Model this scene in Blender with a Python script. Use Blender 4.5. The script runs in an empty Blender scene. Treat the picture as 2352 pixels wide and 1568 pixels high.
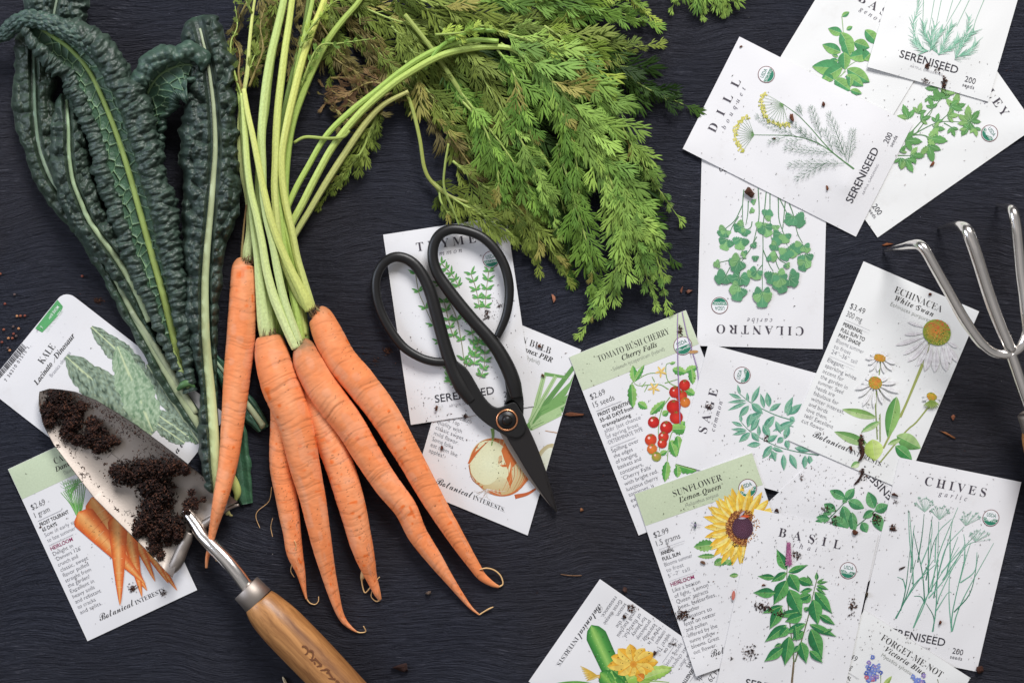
import bpy, math, random
WORLD,KEY,SIDE,EXPO=.66,74.,26.,0.02
import numpy as np
from mathutils import Vector
random.seed(7); RNG=np.random.default_rng(7)
SC=bpy.context.scene; COL=SC.collection
S=0.68/2352.0; H=0.95           # metres per unit of the plan grid, camera height
MM=0.001
def W(p,z):                      # plan grid -> metres, for points lying z above the table
    p=np.asarray(p,float).reshape(-1,2); z=np.broadcast_to(np.asarray(z,float),(len(p),))
    k=(H-z)/H
    return np.stack([(p[:,0]-1176)*S*k,(784-p[:,1])*S*k,z],1)
def g8(ox,oy,k=0.292969):
    def f(*c):
        a=np.array(c,float).reshape(-1,2)
        return np.stack([ox/1.74150+a[:,0]*k, oy/1.74150+a[:,1]*k],1)
    return f
def lin(h):
    if isinstance(h,str):
        c=[int(h[i:i+2],16)/255 for i in (0,2,4)]
    else: c=list(h)
    return np.array([x/12.92 if x<=.04045 else ((x+.055)/1.055)**2.4 for x in c])
def cat(P,n):                    # catmull-rom resample of any number of columns
    P=np.asarray(P,float); m=len(P)
    if m<3:
        t=np.linspace(0,1,n)[:,None]; return P[0]*(1-t)+P[-1]*t
    Q=np.vstack([2*P[0]-P[1],P,2*P[-1]-P[-2]])
    d=np.r_[0,np.cumsum(np.linalg.norm(np.diff(P[:,:2],axis=0),axis=1)+1e-9)]
    u=np.linspace(0,d[-1],n); i=np.clip(np.searchsorted(d,u,side='right')-1,0,m-2)
    t=((u-d[i])/(d[i+1]-d[i]))[:,None]
    a,b,c,e=Q[i],Q[i+1],Q[i+2],Q[i+3]
    return .5*((2*b)+(-a+c)*t+(2*a-5*b+4*c-e)*t*t+(-a+3*b-3*c+e)*t**3)
# ---------- value noise helpers
def hash2(ix,iy,s=0):
    h=np.sin(ix*127.1+iy*311.7+s*74.7)*43758.5453
    return h-np.floor(h)
def vnoise(x,y,s=0):
    ix,iy=np.floor(x),np.floor(y); fx,fy=x-ix,y-iy; fx=fx*fx*(3-2*fx); fy=fy*fy*(3-2*fy)
    return (hash2(ix,iy,s)*(1-fx)+hash2(ix+1,iy,s)*fx)*(1-fy)+(hash2(ix,iy+1,s)*(1-fx)+hash2(ix+1,iy+1,s)*fx)*fy
def fbm(x,y,s=0,o=4):
    a=0;w=.5
    for i in range(o): a=a+w*vnoise(x*2**i,y*2**i,s+i*13); w*=.5
    return a
def worley(x,y,s=0,jit=.9):
    ix,iy=np.floor(x),np.floor(y); f1=np.full(x.shape,9.);f2=f1.copy();cid=np.zeros(x.shape)
    for dx in (-1,0,1):
        for dy in (-1,0,1):
            cx,cy=ix+dx,iy+dy
            px=cx+.5+jit*(hash2(cx,cy,s)-.5); py=cy+.5+jit*(hash2(cx,cy,s+5)-.5)
            d=np.hypot(px-x,py-y); k=hash2(cx,cy,s+9)
            n=d<f1; f2=np.where(n,f1,np.minimum(f2,d)); cid=np.where(n,k,cid); f1=np.where(n,d,f1)
    return f1,f2,cid
# ---------- meshes
def new_mesh(name,V,F,mats,parent=None,smooth=True,col=None,uv=None,origin=(0,0,0),mi=None,obj=True):
    V=np.asarray(V,float)-np.asarray(origin,float)
    me=bpy.data.meshes.new(name)
    if isinstance(F,np.ndarray):
        nf,k=F.shape
        me.vertices.add(len(V)); me.vertices.foreach_set('co',V.astype(np.float32).ravel())
        me.loops.add(nf*k); me.loops.foreach_set('vertex_index',F.astype(np.int32).ravel())
        me.polygons.add(nf); me.polygons.foreach_set('loop_start',np.arange(0,nf*k,k,dtype=np.int32))
        try: me.polygons.foreach_set('loop_total',np.full(nf,k,dtype=np.int32))
        except Exception: pass
        me.update(calc_edges=True); me.validate()
    else:
        me.from_pydata([tuple(v) for v in V],[],[tuple(f) for f in F]); me.update()
    if smooth is not False: me.polygons.foreach_set('use_smooth',np.ones(len(me.polygons),bool))
    for m in (mats if isinstance(mats,(list,tuple)) else [mats]): me.materials.append(m)
    if mi is not None: me.polygons.foreach_set('material_index',np.asarray(mi,np.int32))
    if col is not None:
        c=np.ones((len(V),4),np.float32); c[:,:3]=col
        a=me.color_attributes.new('Col','FLOAT_COLOR','POINT'); a.data.foreach_set('color',c.ravel())
    if uv is not None:
        l=me.uv_layers.new(name='UVMap'); idx=np.empty(len(me.loops),np.int32); me.loops.foreach_get('vertex_index',idx)
        l.data.foreach_set('uv',np.asarray(uv,np.float32)[idx].ravel())
    o=bpy.data.objects.new(name,me); COL.objects.link(o)
    if parent is not None: o.parent=parent
    else: o.location=origin
    return o
def thing(name,label,cat_,loc=(0,0,0),group=None):
    o=bpy.data.objects.new(name,None); o.empty_display_size=.01; COL.objects.link(o); o.location=loc
    tag(o,label,cat_,group); return o
def tag(o,label,cat_,group=None,kind=None):
    o['label']=label; o['category']=cat_
    if group: o['group']=group
    if kind: o['kind']=kind
    return o
def part(name,V,F,mat,root,base=None,**k):      # base: world position of the parent chain's origin
    b=np.array(base if base is not None else root.location)
    return new_mesh(name,V,F,mat,parent=root,origin=b,**k)
def grid_faces(n,m,wrap=False):
    i=np.arange(n-1)[:,None]; j=np.arange(m if wrap else m-1)[None,:]
    a=i*m+j; b=i*m+(j+1)%m; c=(i+1)*m+(j+1)%m; d=(i+1)*m+j
    return np.stack([a.ravel(),b.ravel(),c.ravel(),d.ravel()],1)
def join(*parts):                                # [(V,F,col?)...] of equal face size
    Vs=[];Fs=[];Cs=[];o=0
    for p in parts:
        Vs.append(p[0]);Fs.append(p[1]+o);o+=len(p[0])
        if len(p)>2: Cs.append(p[2])
    return (np.vstack(Vs),np.vstack(Fs))+((np.vstack(Cs),) if Cs else ())
def tube(C,r,seg=16,flat=1.0,rfun=None):         # C (n,3) metres, r (n,) metres ; closed ends
    C=np.asarray(C,float); n=len(C); r=np.broadcast_to(r,(n,))
    T=np.gradient(C,axis=0); T/=np.linalg.norm(T,axis=1)[:,None]+1e-12
    up=np.array([0,0,1.]); A=np.cross(T,up); ln=np.linalg.norm(A,axis=1)
    A[ln<1e-3]=(1,0,0); A/=np.linalg.norm(A,axis=1)[:,None]; B=np.cross(A,T)
    th=np.linspace(0,2*math.pi,seg,endpoint=False)
    R=r[:,None]*np.ones((1,seg))
    if rfun is not None: R=R*rfun(np.linspace(0,1,n)[:,None]*np.ones((1,seg)),th[None,:]*np.ones((n,1)))
    V=C[:,None,:]+R[...,None]*(np.cos(th)[None,:,None]*A[:,None,:]+flat*np.sin(th)[None,:,None]*B[:,None,:])
    V=V.reshape(-1,3); F=grid_faces(n,seg,True)[:,::-1]
    s=np.repeat(np.r_[0,np.cumsum(np.linalg.norm(np.diff(C,axis=0),axis=1))],seg); t=np.tile(th/(2*math.pi),n)
    V=np.vstack([V,C[0],C[-1]]); a=n*seg
    caps=[]
    for j in range(0,seg,1):
        k=(j+1)%seg; caps.append((a,j,k,k)); caps.append((a+1,(n-1)*seg+k,(n-1)*seg+j,(n-1)*seg+j))
    # quads with a repeated corner are not valid: end rings collapse to a tiny point instead
    V[:seg]=V[:seg]*1.0; 
    uv=np.vstack([np.stack([s,t],1),[[0,0],[s[-1],0]]])
    return V[:-2],F,uv[:-2]
def closed(P):                                   # add collapsed end points so tubes close
    P=np.asarray(P,float); a=P[0].copy();b=P[-1].copy()
    a[-1]=P[0][-1]*.02; b[-1]=P[-1][-1]*.02
    return np.vstack([a,P,b])
def tubeD(P,n,seg=14,flat=1.0,z=None,rfun=None,ends=True,zlift=0):
    """P rows (x,y,z_mm,r) in plan units, radius in plan units"""
    Q=cat(P,n)
    if ends:
        e=Q[0].copy(); e[3]*=.05; f=Q[-1].copy(); f[3]*=.05
        Q=np.vstack([e,Q,f])
    zz=Q[:,2]*MM
    C=W(Q[:,:2],zz)
    # avoid duplicate end points breaking the frame
    if ends:
        C[0]+= (C[1]-C[2])*1e-3; C[-1]+=(C[-2]-C[-3])*1e-3
    return tube(C,np.maximum(Q[:,3],.05)*S,seg,flat,rfun)
# ---------- materials
def mk(name):
    m=bpy.data.materials.new(name); m.use_nodes=True; nt=m.node_tree; b=nt.nodes['Principled BSDF']; return m,nt,b
def nd(nt,t,**k):
    n=nt.nodes.new(t)
    for a,v in k.items():
        if a in n.inputs: n.inputs[a].default_value=v
        else: setattr(n,a,v)
    return n
def L(nt,a,b): nt.links.new(a,b)
def simple(name,c,rough=.5,metal=0.,spec=.5,bump=0,bscale=800,var=0.,vscale=120,coat=0,sub=0):
    m,nt,b=mk(name); c=tuple(lin(c) if isinstance(c,str) else c)+(1,)
    b.inputs['Base Color'].default_value=c; b.inputs['Roughness'].default_value=rough; b.inputs['Metallic'].default_value=metal
    b.inputs['Specular IOR Level'].default_value=spec; b.inputs['Coat Weight'].default_value=coat
    tc=nd(nt,'ShaderNodeTexCoord')
    if var:
        n=nd(nt,'ShaderNodeTexNoise',Scale=vscale,Detail=5.); L(nt,tc.outputs['Object'],n.inputs['Vector'])
        mx=nd(nt,'ShaderNodeMix',data_type='RGBA'); L(nt,n.outputs['Fac'],mx.inputs[0])
        mx.inputs[6].default_value=tuple(x*(1-var) for x in c[:3])+(1,); mx.inputs[7].default_value=tuple(min(1,x*(1+var)) for x in c[:3])+(1,)
        L(nt,mx.outputs[2],b.inputs['Base Color'])
    if bump:
        n=nd(nt,'ShaderNodeTexNoise',Scale=bscale,Detail=4.); L(nt,tc.outputs['Object'],n.inputs['Vector'])
        bp=nd(nt,'ShaderNodeBump',Strength=bump,Distance=.0005); L(nt,n.outputs['Fac'],bp.inputs['Height']); L(nt,bp.outputs[0],b.inputs['Normal'])
    return m
def attr_mat(name,rough=.6,spec=.3,bump=0,bscale=900,stretch=None,trans=0,coat=0,bd=.0005,var=0,vs=200):
    m,nt,b=mk(name); a=nd(nt,'ShaderNodeAttribute',attribute_name='Col')
    b.inputs['Roughness'].default_value=rough; b.inputs['Specular IOR Level'].default_value=spec; b.inputs['Coat Weight'].default_value=coat
    b.inputs['Coat Roughness'].default_value=.35
    src=a.outputs['Color']; tc=nd(nt,'ShaderNodeTexCoord'); vec=tc.outputs['Object']
    if stretch:
        mp=nd(nt,'ShaderNodeMapping'); mp.inputs['Scale'].default_value=stretch; L(nt,tc.outputs['UV'],mp.inputs[0]); vec=mp.outputs[0]
    if var:
        n=nd(nt,'ShaderNodeTexNoise',Scale=vs,Detail=4.); L(nt,vec,n.inputs['Vector'])
        mr=nd(nt,'ShaderNodeMapRange'); mr.inputs['From Min'].default_value=.3; mr.inputs['From Max'].default_value=.7
        mr.inputs['To Min'].default_value=1-var; mr.inputs['To Max'].default_value=1+var; L(nt,n.outputs['Fac'],mr.inputs[0])
        vm=nd(nt,'ShaderNodeVectorMath',operation='SCALE'); L(nt,src,vm.inputs[0]); L(nt,mr.outputs[0],vm.inputs['Scale']); src=vm.outputs[0]
    L(nt,src,b.inputs['Base Color'])
    if trans: 
        b.inputs['Subsurface Weight'].default_value=trans; b.inputs['Subsurface Radius'].default_value=(.002,.002,.001); b.inputs['Subsurface Scale'].default_value=1.
    if bump:
        n=nd(nt,'ShaderNodeTexNoise',Scale=bscale,Detail=4.); L(nt,vec,n.inputs['Vector'])
        bp=nd(nt,'ShaderNodeBump',Strength=bump,Distance=bd); L(nt,n.outputs['Fac'],bp.inputs['Height']); L(nt,bp.outputs[0],b.inputs['Normal'])
    return m
M={}
M['paper']=simple('packet_paper',(.70,.69,.70),.55,spec=.35,bump=.12,bscale=1500,var=.015,vscale=60)
M['paper_warm']=simple('packet_paper_warm',(.71,.71,.70),.55,spec=.35,bump=.12,bscale=1500,var=.015,vscale=60)
M['print']=attr_mat('printed_ink',.55,.3,var=.05,vs=900)
M['soil']=simple('dark_potting_soil',(.022,.011,.008),.85,spec=.25,bump=1.,bscale=1800,var=.6,vscale=900)
M['chip']=attr_mat('crumbs_and_bark',.8,.3,bump=.6,bscale=2500,var=.25,vs=2000)
M['black_iron']=simple('black_satin_iron',(.007,.0065,.0065),.40,spec=.42,bump=.10,bscale=1200,var=.25,vscale=900)
M['blade_iron']=simple('black_ground_iron',(.012,.010,.010),.42,spec=.4,metal=.0,bump=.12,bscale=1800)
M['copper']=simple('copper_ring',(.80,.36,.18),.28,metal=1.,bump=.06,bscale=2000)
M['steel']=simple('polished_steel',(.84,.80,.76),.20,metal=1.,bump=.10,bscale=260,var=.04,vscale=200)
M['steel_brushed']=simple('brushed_steel',(.36,.315,.28),.54,metal=1.,bump=.08,bscale=700,var=.08,vscale=150)
def smudge(m):
    nt=m.node_tree; b=nt.nodes['Principled BSDF']; src=b.inputs['Base Color'].links[0].from_socket; tc=nd(nt,'ShaderNodeTexCoord')
    mp=nd(nt,'ShaderNodeMapping'); mp.inputs['Scale'].default_value=(1,1,1); ge=nd(nt,'ShaderNodeNewGeometry')
    n=nd(nt,'ShaderNodeTexNoise',Scale=26.,Detail=9.,Roughness=.72); L(nt,ge.outputs['Position'],n.inputs['Vector'])
    r_=nd(nt,'ShaderNodeValToRGB'); r_.color_ramp.elements[0].position=.58; r_.color_ramp.elements[1].position=.80; L(nt,n.outputs['Fac'],r_.inputs[0])
    f_=nd(nt,'ShaderNodeMath',operation='MULTIPLY'); L(nt,r_.outputs[0],f_.inputs[0]); f_.inputs[1].default_value=.22
    x=nd(nt,'ShaderNodeMix',data_type='RGBA'); L(nt,f_.outputs[0],x.inputs[0]); L(nt,src,x.inputs[6]); x.inputs[7].default_value=(.36,.29,.24,1); L(nt,x.outputs[2],b.inputs['Base Color'])
smudge(M['paper']); smudge(M['paper_warm'])
# dark brushed table
def table_mat():
    m,nt,b=mk('dark_painted_boards'); tc=nd(nt,'ShaderNodeTexCoord')
    big=nd(nt,'ShaderNodeTexNoise',Scale=7.,Detail=2.); L(nt,tc.outputs['Object'],big.inputs['Vector'])
    big2=nd(nt,'ShaderNodeTexNoise',Scale=22.,Detail=2.); L(nt,tc.outputs['Object'],big2.inputs['Vector'])
    ctr=nd(nt,'ShaderNodeVectorMath',operation='MULTIPLY_ADD'); L(nt,big.outputs['Color'],ctr.inputs[0]); ctr.inputs[1].default_value=(.0,.05,0); ctr.inputs[2].default_value=(0,0,0)
    ctr2=nd(nt,'ShaderNodeVectorMath',operation='MULTIPLY_ADD'); L(nt,big2.outputs['Color'],ctr2.inputs[0]); ctr2.inputs[1].default_value=(.0,.004,0); L(nt,ctr.outputs[0],ctr2.inputs[2])
    add=nd(nt,'ShaderNodeVectorMath',operation='ADD'); L(nt,tc.outputs['Object'],add.inputs[0]); L(nt,ctr2.outputs[0],add.inputs[1])
    def st(sx,sy,det,rough=.6):
        mp=nd(nt,'ShaderNodeMapping'); mp.inputs['Scale'].default_value=(sx,sy,1); L(nt,add.outputs[0],mp.inputs[0])
        n=nd(nt,'ShaderNodeTexNoise',Scale=1.,Detail=det,Roughness=rough); L(nt,mp.outputs[0],n.inputs['Vector']); return n
    g1=st(75,1250,5.,.7); g2=st(30,300,3.); g3=st(330,2100,3.)
    a1=nd(nt,'ShaderNodeMath',operation='MULTIPLY_ADD'); L(nt,g2.outputs['Fac'],a1.inputs[0]); a1.inputs[1].default_value=1.8; L(nt,g1.outputs['Fac'],a1.inputs[2])
    a2=nd(nt,'ShaderNodeMath',operation='MULTIPLY_ADD'); L(nt,g3.outputs['Fac'],a2.inputs[0]); a2.inputs[1].default_value=.5; L(nt,a1.outputs[0],a2.inputs[2])
    bp=nd(nt,'ShaderNodeBump',Strength=1.,Distance=.0017); L(nt,a2.outputs[0],bp.inputs['Height']); L(nt,bp.outputs[0],b.inputs['Normal'])
    cr=nd(nt,'ShaderNodeValToRGB'); e=cr.color_ramp.elements; e[0].position=.30; e[0].color=(.0075,.0081,.0130,1); e[1].position=.72; e[1].color=(.029,.031,.047,1)
    L(nt,g1.outputs['Fac'],cr.inputs[0])
    # brownish patches: partly the table's own tone, partly warm light put into colour
    wn=nd(nt,'ShaderNodeTexNoise',Scale=5.,Detail=4.); L(nt,tc.outputs['Object'],wn.inputs['Vector'])
    wr=nd(nt,'ShaderNodeValToRGB'); wr.color_ramp.elements[0].position=.42; wr.color_ramp.elements[1].position=.66; L(nt,wn.outputs['Fac'],wr.inputs[0])
    wf=nd(nt,'ShaderNodeMath',operation='MULTIPLY'); L(nt,wr.outputs[0],wf.inputs[0]); wf.inputs[1].default_value=.55
    mx=nd(nt,'ShaderNodeMix',data_type='RGBA'); L(nt,wf.outputs[0],mx.inputs[0]); L(nt,cr.outputs[0],mx.inputs[6]); mx.inputs[7].default_value=(.021,.0165,.0165,1)
    # thin pale ridge tips: highlights of the brush ridges put into the colour
    sr=nd(nt,'ShaderNodeValToRGB'); sr.color_ramp.elements[0].position=.58; sr.color_ramp.elements[1].position=.72; L(nt,g1.outputs['Fac'],sr.inputs[0])
    mk2=nd(nt,'ShaderNodeTexNoise',Scale=16.,Detail=3.); L(nt,tc.outputs['Object'],mk2.inputs['Vector'])
    mr=nd(nt,'ShaderNodeValToRGB'); mr.color_ramp.elements[0].position=.5; mr.color_ramp.elements[1].position=.68; L(nt,mk2.outputs['Fac'],mr.inputs[0])
    sm=nd(nt,'ShaderNodeMath',operation='MULTIPLY'); L(nt,sr.outputs[0],sm.inputs[0]); L(nt,mr.outputs[0],sm.inputs[1])
    mx2=nd(nt,'ShaderNodeMix',data_type='RGBA'); L(nt,sm.outputs[0],mx2.inputs[0]); L(nt,mx.outputs[2],mx2.inputs[6]); mx2.inputs[7].default_value=(.17,.17,.2,1)
    L(nt,mx2.outputs[2],b.inputs['Base Color'])
    rr=nd(nt,'ShaderNodeMapRange'); L(nt,g2.outputs['Fac'],rr.inputs[0]); rr.inputs['To Min'].default_value=.30; rr.inputs['To Max'].default_value=.58; L(nt,rr.outputs[0],b.inputs['Roughness'])
    b.inputs['Specular IOR Level'].default_value=.30; b.inputs['Specular Tint'].default_value=(.84,.89,1.,1)
    return m
M['table']=table_mat()
def wood_mat(name,c1,c2,axis):
    m,nt,b=mk(name); tc=nd(nt,'ShaderNodeTexCoord')
    vr=nd(nt,'ShaderNodeVectorRotate',rotation_type='Z_AXIS'); vr.inputs['Angle'].default_value=axis; L(nt,tc.outputs['Object'],vr.inputs['Vector'])
    dn=nd(nt,'ShaderNodeTexNoise',Scale=22.,Detail=2.); L(nt,vr.outputs[0],dn.inputs['Vector'])
    ad=nd(nt,'ShaderNodeVectorMath',operation='MULTIPLY_ADD'); L(nt,dn.outputs['Color'],ad.inputs[0]); ad.inputs[1].default_value=(.012,.012,.012); L(nt,vr.outputs[0],ad.inputs[2])
    mp=nd(nt,'ShaderNodeMapping'); mp.inputs['Scale'].default_value=(9,150,120); L(nt,ad.outputs[0],mp.inputs[0])
    n1=nd(nt,'ShaderNodeTexNoise',Scale=1.,Detail=6.,Roughness=.65); L(nt,mp.outputs[0],n1.inputs['Vector'])
    mp2=nd(nt,'ShaderNodeMapping'); mp2.inputs['Scale'].default_value=(60,1400,1400); L(nt,ad.outputs[0],mp2.inputs[0])
    n2=nd(nt,'ShaderNodeTexNoise',Scale=1.,Detail=3.); L(nt,mp2.outputs[0],n2.inputs['Vector'])
    cr=nd(nt,'ShaderNodeValToRGB'); e=cr.color_ramp.elements; e[0].position=.32; e[0].color=tuple(c2)+(1,); e[1].position=.62; e[1].color=tuple(c1)+(1,); L(nt,n1.outputs['Fac'],cr.inputs[0])
    pr=nd(nt,'ShaderNodeValToRGB'); pr.color_ramp.elements[0].position=.60; pr.color_ramp.elements[1].position=.72; L(nt,n2.outputs['Fac'],pr.inputs[0])
    pf=nd(nt,'ShaderNodeMath',operation='MULTIPLY'); L(nt,pr.outputs[0],pf.inputs[0]); L(nt,n1.outputs['Fac'],pf.inputs[1])
    mx=nd(nt,'ShaderNodeMix',data_type='RGBA'); L(nt,pf.outputs[0],mx.inputs[0]); L(nt,cr.outputs[0],mx.inputs[6]); mx.inputs[7].default_value=(.10,.035,.012,1)
    L(nt,mx.outputs[2],b.inputs['Base Color']); b.inputs['Roughness'].default_value=.42; b.inputs['Coat Weight'].default_value=.12; b.inputs['Coat Roughness'].default_value=.3
    bp=nd(nt,'ShaderNodeBump',Strength=.25,Distance=.0004,invert=True); L(nt,n2.outputs['Fac'],bp.inputs['Height']); L(nt,bp.outputs[0],b.inputs['Normal'])
    return m
M['wood']=wood_mat('ash_handle',(.52,.245,.082),(.17,.062,.018),math.radians(45))
# ---------- table
n=2
t=new_mesh('table_top',[(-1.1,-.8,0),(1.1,-.8,0),(1.1,.8,0),(-1.1,.8,0),(-1.1,-.8,-.03),(1.1,-.8,-.03),(1.1,.8,-.03),(-1.1,.8,-.03)],
  [(0,1,2,3),(7,6,5,4),(0,4,5,1),(1,5,6,2),(2,6,7,3),(3,7,4,0)],M['table'],smooth=False)
t['kind']='structure'; t['label']='dark blue black painted table top with brushed grain'
# ================= seed packets
PW,PH=290.,444.; NU,NV=30,46
_gc={}
def conv(s,a,b,h=None):
    o=''
    for c in s:
        if 'A'<=c<='Z': o+=chr(a+ord(c)-65)
        elif 'a'<=c<='z':
            o+= '\u210e' if (b==0x1D44E and c=='h') else chr(b+ord(c)-97)
        else: o+=c
    return o
def raw_text(s,off,sp):
    k=(s,off,round(sp,3))
    if k in _gc: return _gc[k]
    c=bpy.data.curves.new('t','FONT'); c.body=s; c.resolution_u=3; c.offset=off; c.space_character=sp
    o=bpy.data.objects.new('t',c); COL.objects.link(o)
    dg=bpy.context.evaluated_depsgraph_get(); me=bpy.data.meshes.new_from_object(o.evaluated_get(dg))
    V=np.zeros(len(me.vertices)*3); me.vertices.foreach_get('co',V); V=V.reshape(-1,3)[:,:2]
    F=[tuple(p.vertices) for p in me.polygons]
    bpy.data.objects.remove(o); bpy.data.curves.remove(c); bpy.data.meshes.remove(me)
    _gc[k]=(V,F); return _gc[k]
FONT={'sans':(None,0.),'light':(None,-.013),'bold':(None,.008),'wide':(None,.006),
 'serif':((0x1D400,0x1D41A),-.008),'roman':((0x1D400,0x1D41A),-.014),'ital':((0x1D434,0x1D44E),.004),
 'bi':((0x1D468,0x1D482),0.),'script':((0x1D4D0,0x1D4EA),-.004)}
CAPH={}
def text_uv(s,font,u0,v,cap,u1=None,flip=False):
    m,off=FONT[font]; st=conv(s,*m) if m else s
    if font not in CAPH:
        Vh,_=raw_text(conv('E',*m) if m else 'E',off,1.); CAPH[font]=Vh[:,1].max()-max(0,Vh[:,1].min())
    k=cap/CAPH[font]; sp=1.
    V,F=raw_text(st,off,1.)
    if len(V)==0: return None
    w=lambda A:A[:,0].max()-A[:,0].min()
    sx=1.
    if u1 is not None and len(s)>1:
        W1=w(V)*k; T=u1-u0
        if T>W1*1.06:
            V2,_=raw_text(st,off,1.5); sp=1+.5*(T-W1)/((w(V2)-w(V))*k)
            V,F=raw_text(st,off,sp)
        sx=T/(w(V)*k)
    x=(V[:,0]-V[:,0].min())*k*sx+u0; y=v-V[:,1]*k
    return np.stack([x,y],1),F
def inpoly(P,u,v):   # P is (n,2) quads test via local coords
    return (u>=0)&(u<=PW)&(v>=0)&(v<=PH)
PK=[]
class Packet:
    def __init__(s,tl,tr,bl,label,warm=False,w=PW,h=PH,extra=0.,cut=0):
        s.o=np.array(tl,float); s.x=(np.array(tr,float)-s.o)/PW; s.y=(np.array(bl,float)-s.o)/PH
        s.A=np.stack([s.x,s.y],1); s.Ai=np.linalg.inv(s.A)
        s.prims=[];s.lets={};s.g='title_lettering';s.seal=[];s.band=[];s.k=0; s.label=label; s.cut=cut
        s.us=np.linspace(0,PW,NU); s.vs=np.linspace(0,PH,NV)
        U,V=np.meshgrid(s.us,s.vs,indexing='ij'); s.U,s.V=U,V
        D=s.D(np.stack([U.ravel(),V.ravel()],1))
        # surface that carries it
        sup=topz_at(D).reshape(U.shape)
        Z=sup.copy()
        for it in range(500):
            P=np.pad(Z,1,mode='reflect',reflect_type='odd')
            P=np.minimum(P,np.pad(Z,1,mode='edge')+.0004)
            Z=np.maximum(sup,.25*(P[:-2,1:-1]+P[2:,1:-1]+P[1:-1,:-2]+P[1:-1,2:])-.0000022)
        Z=Z+.0004
        e=np.minimum(np.minimum(U,PW-U),np.minimum(V,PH-V))
        ph=RNG.uniform(0,6,4)
        puff=.00030+.00055*(np.clip(e/70,0,1)*(2-np.clip(e/70,0,1)))*(.75+.25*np.sin(U/60+ph[0])*np.sin(V/75+ph[1]))
        puff=puff+.0009*np.exp(-(((U-PW*RNG.uniform(.3,.7))/80)**2+((V-PH*RNG.uniform(.55,.8))/95)**2))+.00012*np.sin(U/19+V/31+ph[3]*3)*np.clip(e/40,0,1)
        curl=.0016*np.exp(-((U-PW*(ph[2]>3))**2+(V-PH*(ph[3]>3))**2)/4500.)
        s.Zb=Z+curl; s.Zt=Z+curl+puff
        s.Vt=W(D,s.Zt.ravel()); s.Vb=W(D,s.Zb.ravel()); s.warm=warm
        PK.append(s)
    def D(s,uv): uv=np.asarray(uv,float).reshape(-1,2); return s.o+uv@s.A.T
    def UV(s,D): return (np.asarray(D,float).reshape(-1,2)-s.o)@s.Ai.T
    def zt(s,uv):
        u=np.clip(uv[:,0]/PW*(NU-1),0,NU-1.001); v=np.clip(uv[:,1]/PH*(NV-1),0,NV-1.001)
        i=u.astype(int); j=v.astype(int); a=u-i; b=v-j; Z=s.Zt
        return (Z[i,j]*(1-a)+Z[i+1,j]*a)*(1-b)+(Z[i,j+1]*(1-a)+Z[i+1,j+1]*a)*b
    # ---- drawing, D coordinates
    def add(s,uv,F,col,lst=None):
        uv=np.asarray(uv,float); c=np.asarray(col,float)
        if c.ndim==1: c=np.tile(c,(len(uv),1))
        s.k+=1; (s.prims if lst is None else lst).append((uv,F,c,s.k))
    def poly(s,D,col,uv=False,lst=None):
        p=np.asarray(D,float) if uv else s.UV(D)
        c=p.mean(0); n=len(p)
        s.add(np.vstack([p,c]),[(i,(i+1)%n,n) for i in range(n)],lin(col) if isinstance(col,str) else col,lst)
    def line(s,D,w,col,taper=.4,uv=False,n=None,lst=None):
        p=np.asarray(D,float) if uv else s.UV(D)
        if len(p)>2: p=cat(p,n or len(p)*4)
        t=np.gradient(p,axis=0); t/=np.linalg.norm(t,axis=1)[:,None]+1e-9; nn=np.stack([-t[:,1],t[:,0]],1)
        ww=(w/2*np.linspace(1,taper,len(p)))[:,None]
        m=len(p); s.add(np.vstack([p+nn*ww,p-nn*ww]),[(i,i+1,m+i+1,m+i) for i in range(m-1)],lin(col) if isinstance(col,str) else col,lst)
    def leaf(s,a,b,w,c1,c2,rib='c9d8a8',bend=0.,fat=.45,ser=0,n=14,ribw=.9,sharp=.85,vein=None):
        a=s.UV([a])[0];b=s.UV([b])[0]; d=b-a; Ln=np.hypot(*d)+1e-9; d/=Ln; q=np.array([-d[1],d[0]])
        t=np.linspace(0,1,n); 
        prof=np.sin(np.pi*t**(math.log(.5)/math.log(fat)))**sharp
        if ser: prof=prof*(1+.13*((np.arange(n)%2)*2-1)*(t>.05)*(t<.97))
        C=a+np.outer(t*Ln,d)+np.outer(bend*Ln*np.sin(np.pi*t),q)
        up=C+np.outer(prof*w/2,q); lo=C-np.outer(prof*w/2,q)
        c1,c2=lin(c1),lin(c2); j=1+.14*(random.random()-.5)
        F=[(i,i+1,n+i+1,n+i) for i in range(n-1)]
        sh=(.86+.28*hash2(np.arange(n)*1.,np.full(n,Ln),3))[:,None]
        s.add(np.vstack([C,up]),F,np.vstack([np.tile(c1,(n,1))*1.15*sh,np.tile(c1*j,(n,1))*sh*.85]))
        s.add(np.vstack([C,lo]),F,np.vstack([np.tile(c2,(n,1))*sh*.9,np.tile(c2*j,(n,1))*sh*1.1]))
        if vein:
            for f in (.18,.34,.5,.66):
                k=int(f*(n-1)); 
                for sg in (-1,1):
                    h=prof[min(k+2,n-1)]*w/2*.85; e=C[min(k+2,n-1)]+q*sg*h; s.line([C[k],e],.55,vein,.4,uv=True)
        if rib: s.line(C[:-1],ribw,rib,.3,uv=True,n=n)
    def disc(s,c,rx,col,ry=None,n=22,rim=None,lst=None,uv=False,ang=0):
        c=np.asarray(c,float) if uv else s.UV([c])[0]; th=np.linspace(0,2*math.pi,n,endpoint=False); ry=ry or rx
        P=np.stack([np.cos(th)*rx,np.sin(th)*ry],1); ca,sa=math.cos(ang),math.sin(ang); P=P@np.array([[ca,sa],[-sa,ca]])
        cc=lin(col) if isinstance(col,str) else np.array(col); rc=cc if rim is None else lin(rim)
        s.add(np.vstack([c+P,c]),[(i,(i+1)%n,n) for i in range(n)],np.vstack([np.tile(rc,(n,1)),cc]),lst)
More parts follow.
